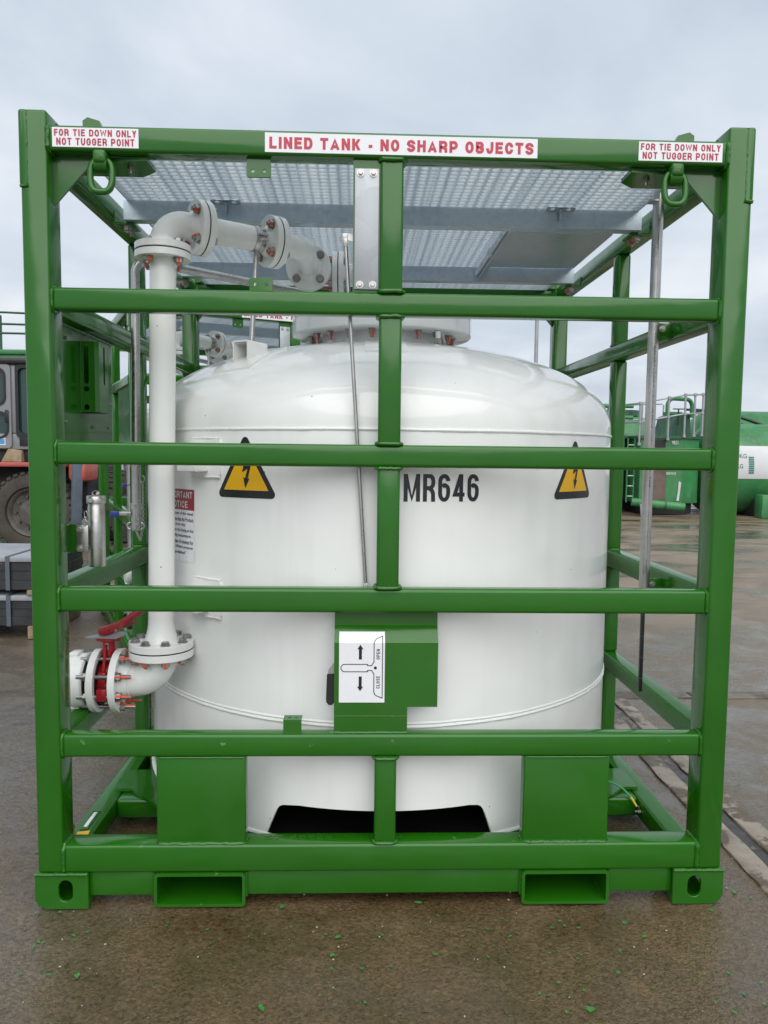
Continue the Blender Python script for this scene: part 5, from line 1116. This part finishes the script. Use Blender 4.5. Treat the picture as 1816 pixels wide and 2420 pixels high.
# ---- round topped tank behind
C_ = root('round_tank', 'pale green round shouldered tank rising behind the chamfered tank', 'tank', (7.3, 20, 0))
bm = nb(); lathe(bm, [(1.25, 0.1), (1.25, 1.75), (1.2, 2.05), (1.05, 2.35), (0.85, 2.55), (0.5, 2.62), (0.02, 2.64)], (7.75, 20.8, 0), seg=56, cap1=True); part('shell', bm, 'tankgreen', C_, smooth=50)
bm = nb(); cyl(bm, (7.75, 20.6, 2.6), (7.75, 20.6, 2.78), 0.55, seg=40); part('hatch', bm, 'tankdark', C_)
# ---- long horizontal tank with white band
H_ = root('horizontal_tank', 'long green horizontal tank with white band at the right edge', 'tank', (11.8, 16.8, 0))
cy_, cz_, rr_ = 16.75, 1.14, 1.12
bm = nb(); lathe(bm, [(0.02, -0.28), (0.5, -0.25), (0.85, -0.16), (1.03, -0.05), (rr_, 0.08), (rr_, 5.2), (0.9, 5.5), (0.02, 5.6)], (8.62, cy_, cz_), (1, 0, 0), 72); part('shell', bm, 'tankgreen', H_, smooth=60)
bm = nb(); a0, a1 = math.asin((0.92 - cz_) / rr_), math.asin((1.70 - cz_) / rr_); N = 14
g0 = [[bm.verts.new((x, cy_ - (rr_ + 0.006) * math.cos(a0 + (a1 - a0) * k / N), cz_ + (rr_ + 0.006) * math.sin(a0 + (a1 - a0) * k / N))) for k in range(N + 1)] for x in (8.72, 13.8)]
for k in range(N): bm.faces.new((g0[0][k], g0[1][k], g0[1][k + 1], g0[0][k + 1]))
bd = part('white_band', bm, 'bandwhite', H_, smooth=60)
bm = nb(); x0 = 9.2
for x in (9.5, 12.6): 
    sb = nb(); box(sb, x, x + 0.5, cy_ - 0.9, cy_ + 0.9, 0.0, 0.45, 0.02); part('saddle', sb, 'shadowblack', H_)
bm.free()
def band_text(s, w, h, x, z):
    me = text_mesh(s, w, h, 0.01, x, z)
    for v in me.vertices:
        a = math.asin((v.co.y - cz_) / (rr_ + 0.01)); v.co = Vector((v.co.x, cy_ - (rr_ + 0.012) * math.cos(a), v.co.y))
    part('stencil', me, 'ink_green', bd, smooth=0)
band_text('MR2', 0.26, 0.10, 8.73, 1.56); band_text('6200KG', 0.44, 0.105, 8.73, 1.41); band_text('850KG', 0.34, 0.10, 8.73, 1.17)
bm = nb(); z = 1.05
def bpt(x, z, o=0.012): a = math.asin((z - cz_) / (rr_ + o)); return (x, cy_ - (rr_ + o) * math.cos(a), z)
bm.faces.new([bm.verts.new(bpt(x, z, 0.010)) for x, z in ((9.20, 1.04), (9.35, 1.04), (9.35, 1.47), (9.20, 1.47))]); dc = part('decal_sheet', bm, 'bandwhite', bd, smooth=0)
for k in range(8): bm = nb(); z = 1.015 + k * 0.052; bm.faces.new([bm.verts.new(bpt(x, zz, 0.016)) for x, zz in ((9.21, z + 0.03), (9.34, z + 0.03), (9.34, z + 0.066), (9.21, z + 0.066))]); part('decal_line', bm, 'teal', dc, smooth=0)
bm = nb(); box(bm, 9.38, 9.8, 15.25, 15.6, 0.002, 0.55, 0.02); tag(part('junction_box', bm, 'tankgreen'), 'pale green steel box standing before the horizontal tank', 'box')
# ---- taller tank behind with hoses
T_ = root('hose_tank', 'tall green tank with two black hoses behind the horizontal tank', 'tank', (11.5, 19.5, 0))
bm = nb(); lathe(bm, [(0.02, -0.3), (0.7, -0.22), (1.15, -0.02), (1.3, 0.2), (1.3, 4.5), (0.02, 4.8)], (9.7, 19.6, 1.45), (1, 0, 0), 64); part('shell', bm, 'tankgreen', T_, smooth=60)
for o in (0.0, 0.9):
    bm = nb(); rail_tube(bm, [(9.3 + 0.25 * k, 19.6 - 1.33 * math.sin(0.12 * k + 0.3 * o), 1.45 + 1.33 * math.cos(0.12 * k + 0.3 * o)) for k in range(10)], 0.035, 8); part('hose', bm, 'black', T_)
bm = nb(); box(bm, 11.25, 11.6, 18.1, 18.3, 2.3, 2.85, 0.02); part('side_box', bm, 'tankdark', T_)
# ---- lamp column behind the tank
P_ = root('lamp_column', 'thin galvanised lamp column seen behind the tank shoulder', 'lamp post', (4.11, 16, 0))
bm = nb(); cyl(bm, (4.11, 16, 0), (4.11, 16, 6.2), 0.055, 0.04, seg=16); cyl(bm, (4.11, 16, 0), (4.11, 16, 1.0), 0.08, seg=16); part('column', bm, 'railsteel', P_)
bm = nb(); box(bm, 3.95, 4.27, 15.5, 16.1, 6.2, 6.32, 0.03); part('lamp_head', bm, 'railsteel', P_)
# ---- bucket and litter by the far tanks
bm = nb(); lathe(bm, [(0.10, 0.0), (0.13, 0.28), (0.138, 0.285), (0.138, 0.30), (0.125, 0.30), (0.10, 0.02)], (6.72, 15.55, 0), seg=24, cap0=True); tag(part('bucket', bm, 'bandwhite'), 'small white bucket standing by the drain pipe of the far tank', 'bucket')
# ================================================================== LOOSE PAINT FLAKES AND GRIT
random.seed(21)
def flake_mesh(s):
    n = random.randint(4, 7); bm = nb(); a0 = random.uniform(0, 6.28)
    vs = [bm.verts.new((s * random.uniform(0.45, 1.0) * math.cos(a0 + 2 * PI * i / n + random.uniform(-0.25, 0.25)), s * random.uniform(0.3, 0.75) * math.sin(a0 + 2 * PI * i / n), s * random.uniform(0.0, 0.22))) for i in range(n)]
    c = bm.verts.new((0, 0, s * 0.05))
    for i in range(n): bm.faces.new((vs[i], vs[(i + 1) % n], c))
    ext = bmesh.ops.extrude_face_region(bm, geom=list(bm.faces)); bmesh.ops.translate(bm, verts=[v for v in ext['geom'] if isinstance(v, bmesh.types.BMVert)], vec=(0, 0, 0.0006))
    bmesh.ops.recalc_face_normals(bm, faces=bm.faces); me = bpy.data.meshes.new('paint_flake'); bm.to_mesh(me); bm.free(); return finish(me, 'flake', 0)
FM = [flake_mesh(1.0) for _ in range(14)]
def fl_pos():
    while True:
        x, y = random.uniform(-1.6, 1.75), random.uniform(-0.75, 0.02)
        cl = 0.5 + 0.9 * noise.noise(Vector((x * 2.6, y * 2.6, 4.2)))
        if random.random() < cl * (0.35 + 0.65 * math.exp(-((x - 0.25) / 0.75) ** 2) * (1 if y < -0.1 else 0.7)): return x, y
for k in range(120):
    x, y = fl_pos()
    if k < 5: x, y = [(1.22, 0.03), (1.27, -0.02), (1.18, 0.06), (1.62, 0.9), (-1.25, 0.35)][k]
    s = random.uniform(0.005, 0.011) if k > 24 else random.uniform(0.011, 0.020)
    o = inst('paint_flake', random.choice(FM), None, Matrix.Translation((x, y, -0.0025)) @ Matrix.Rotation(random.uniform(0, 6.28), 4, 'Z') @ Matrix.Scale(s, 4)); tag(o, 'loose green paint flake lying on the wet asphalt', 'paint flake', 'paint flakes on the asphalt')
bm = nb()
for k in range(640):
    x, y = fl_pos() if k < 540 else (random.uniform(-2.6, 2.8), random.uniform(0.0, 3.0))
    s = random.uniform(0.0015, 0.005); t = nb(); t.from_mesh(random.choice(FM)); t.transform(Matrix.Translation((x, y, -0.0025)) @ Matrix.Rotation(random.uniform(0, 6.28), 4, 'Z') @ Matrix.Scale(s, 4)); tm = bpy.data.meshes.new('t'); t.to_mesh(tm); t.free(); add_mesh(bm, tm)
tag(part('paint_crumbs', bm, 'flake', smooth=0), 'fine green paint crumbs strewn over the asphalt', 'paint crumbs', kind='stuff')
bm = nb()
for k in range(170):
    x, y = random.uniform(-1.7, 1.9), random.uniform(-0.8, 0.3); s = random.choice((0.0012, 0.0016, 0.002, 0.003))
    t = bmesh.ops.create_icosphere(bm, subdivisions=1, radius=s, matrix=Matrix.Translation((x, y, -0.001)) @ Matrix.Rotation(random.uniform(0, 6), 4, 'Z') @ Matrix.Diagonal((1.3, 0.9, 0.7, 1)))
tag(part('grit', bm, 'sticker' if False else pmat('pale_grit', (0.45, 0.40, 0.32), 0.7), smooth=0), 'pale grit and tiny stones on the asphalt', 'grit', kind='stuff')
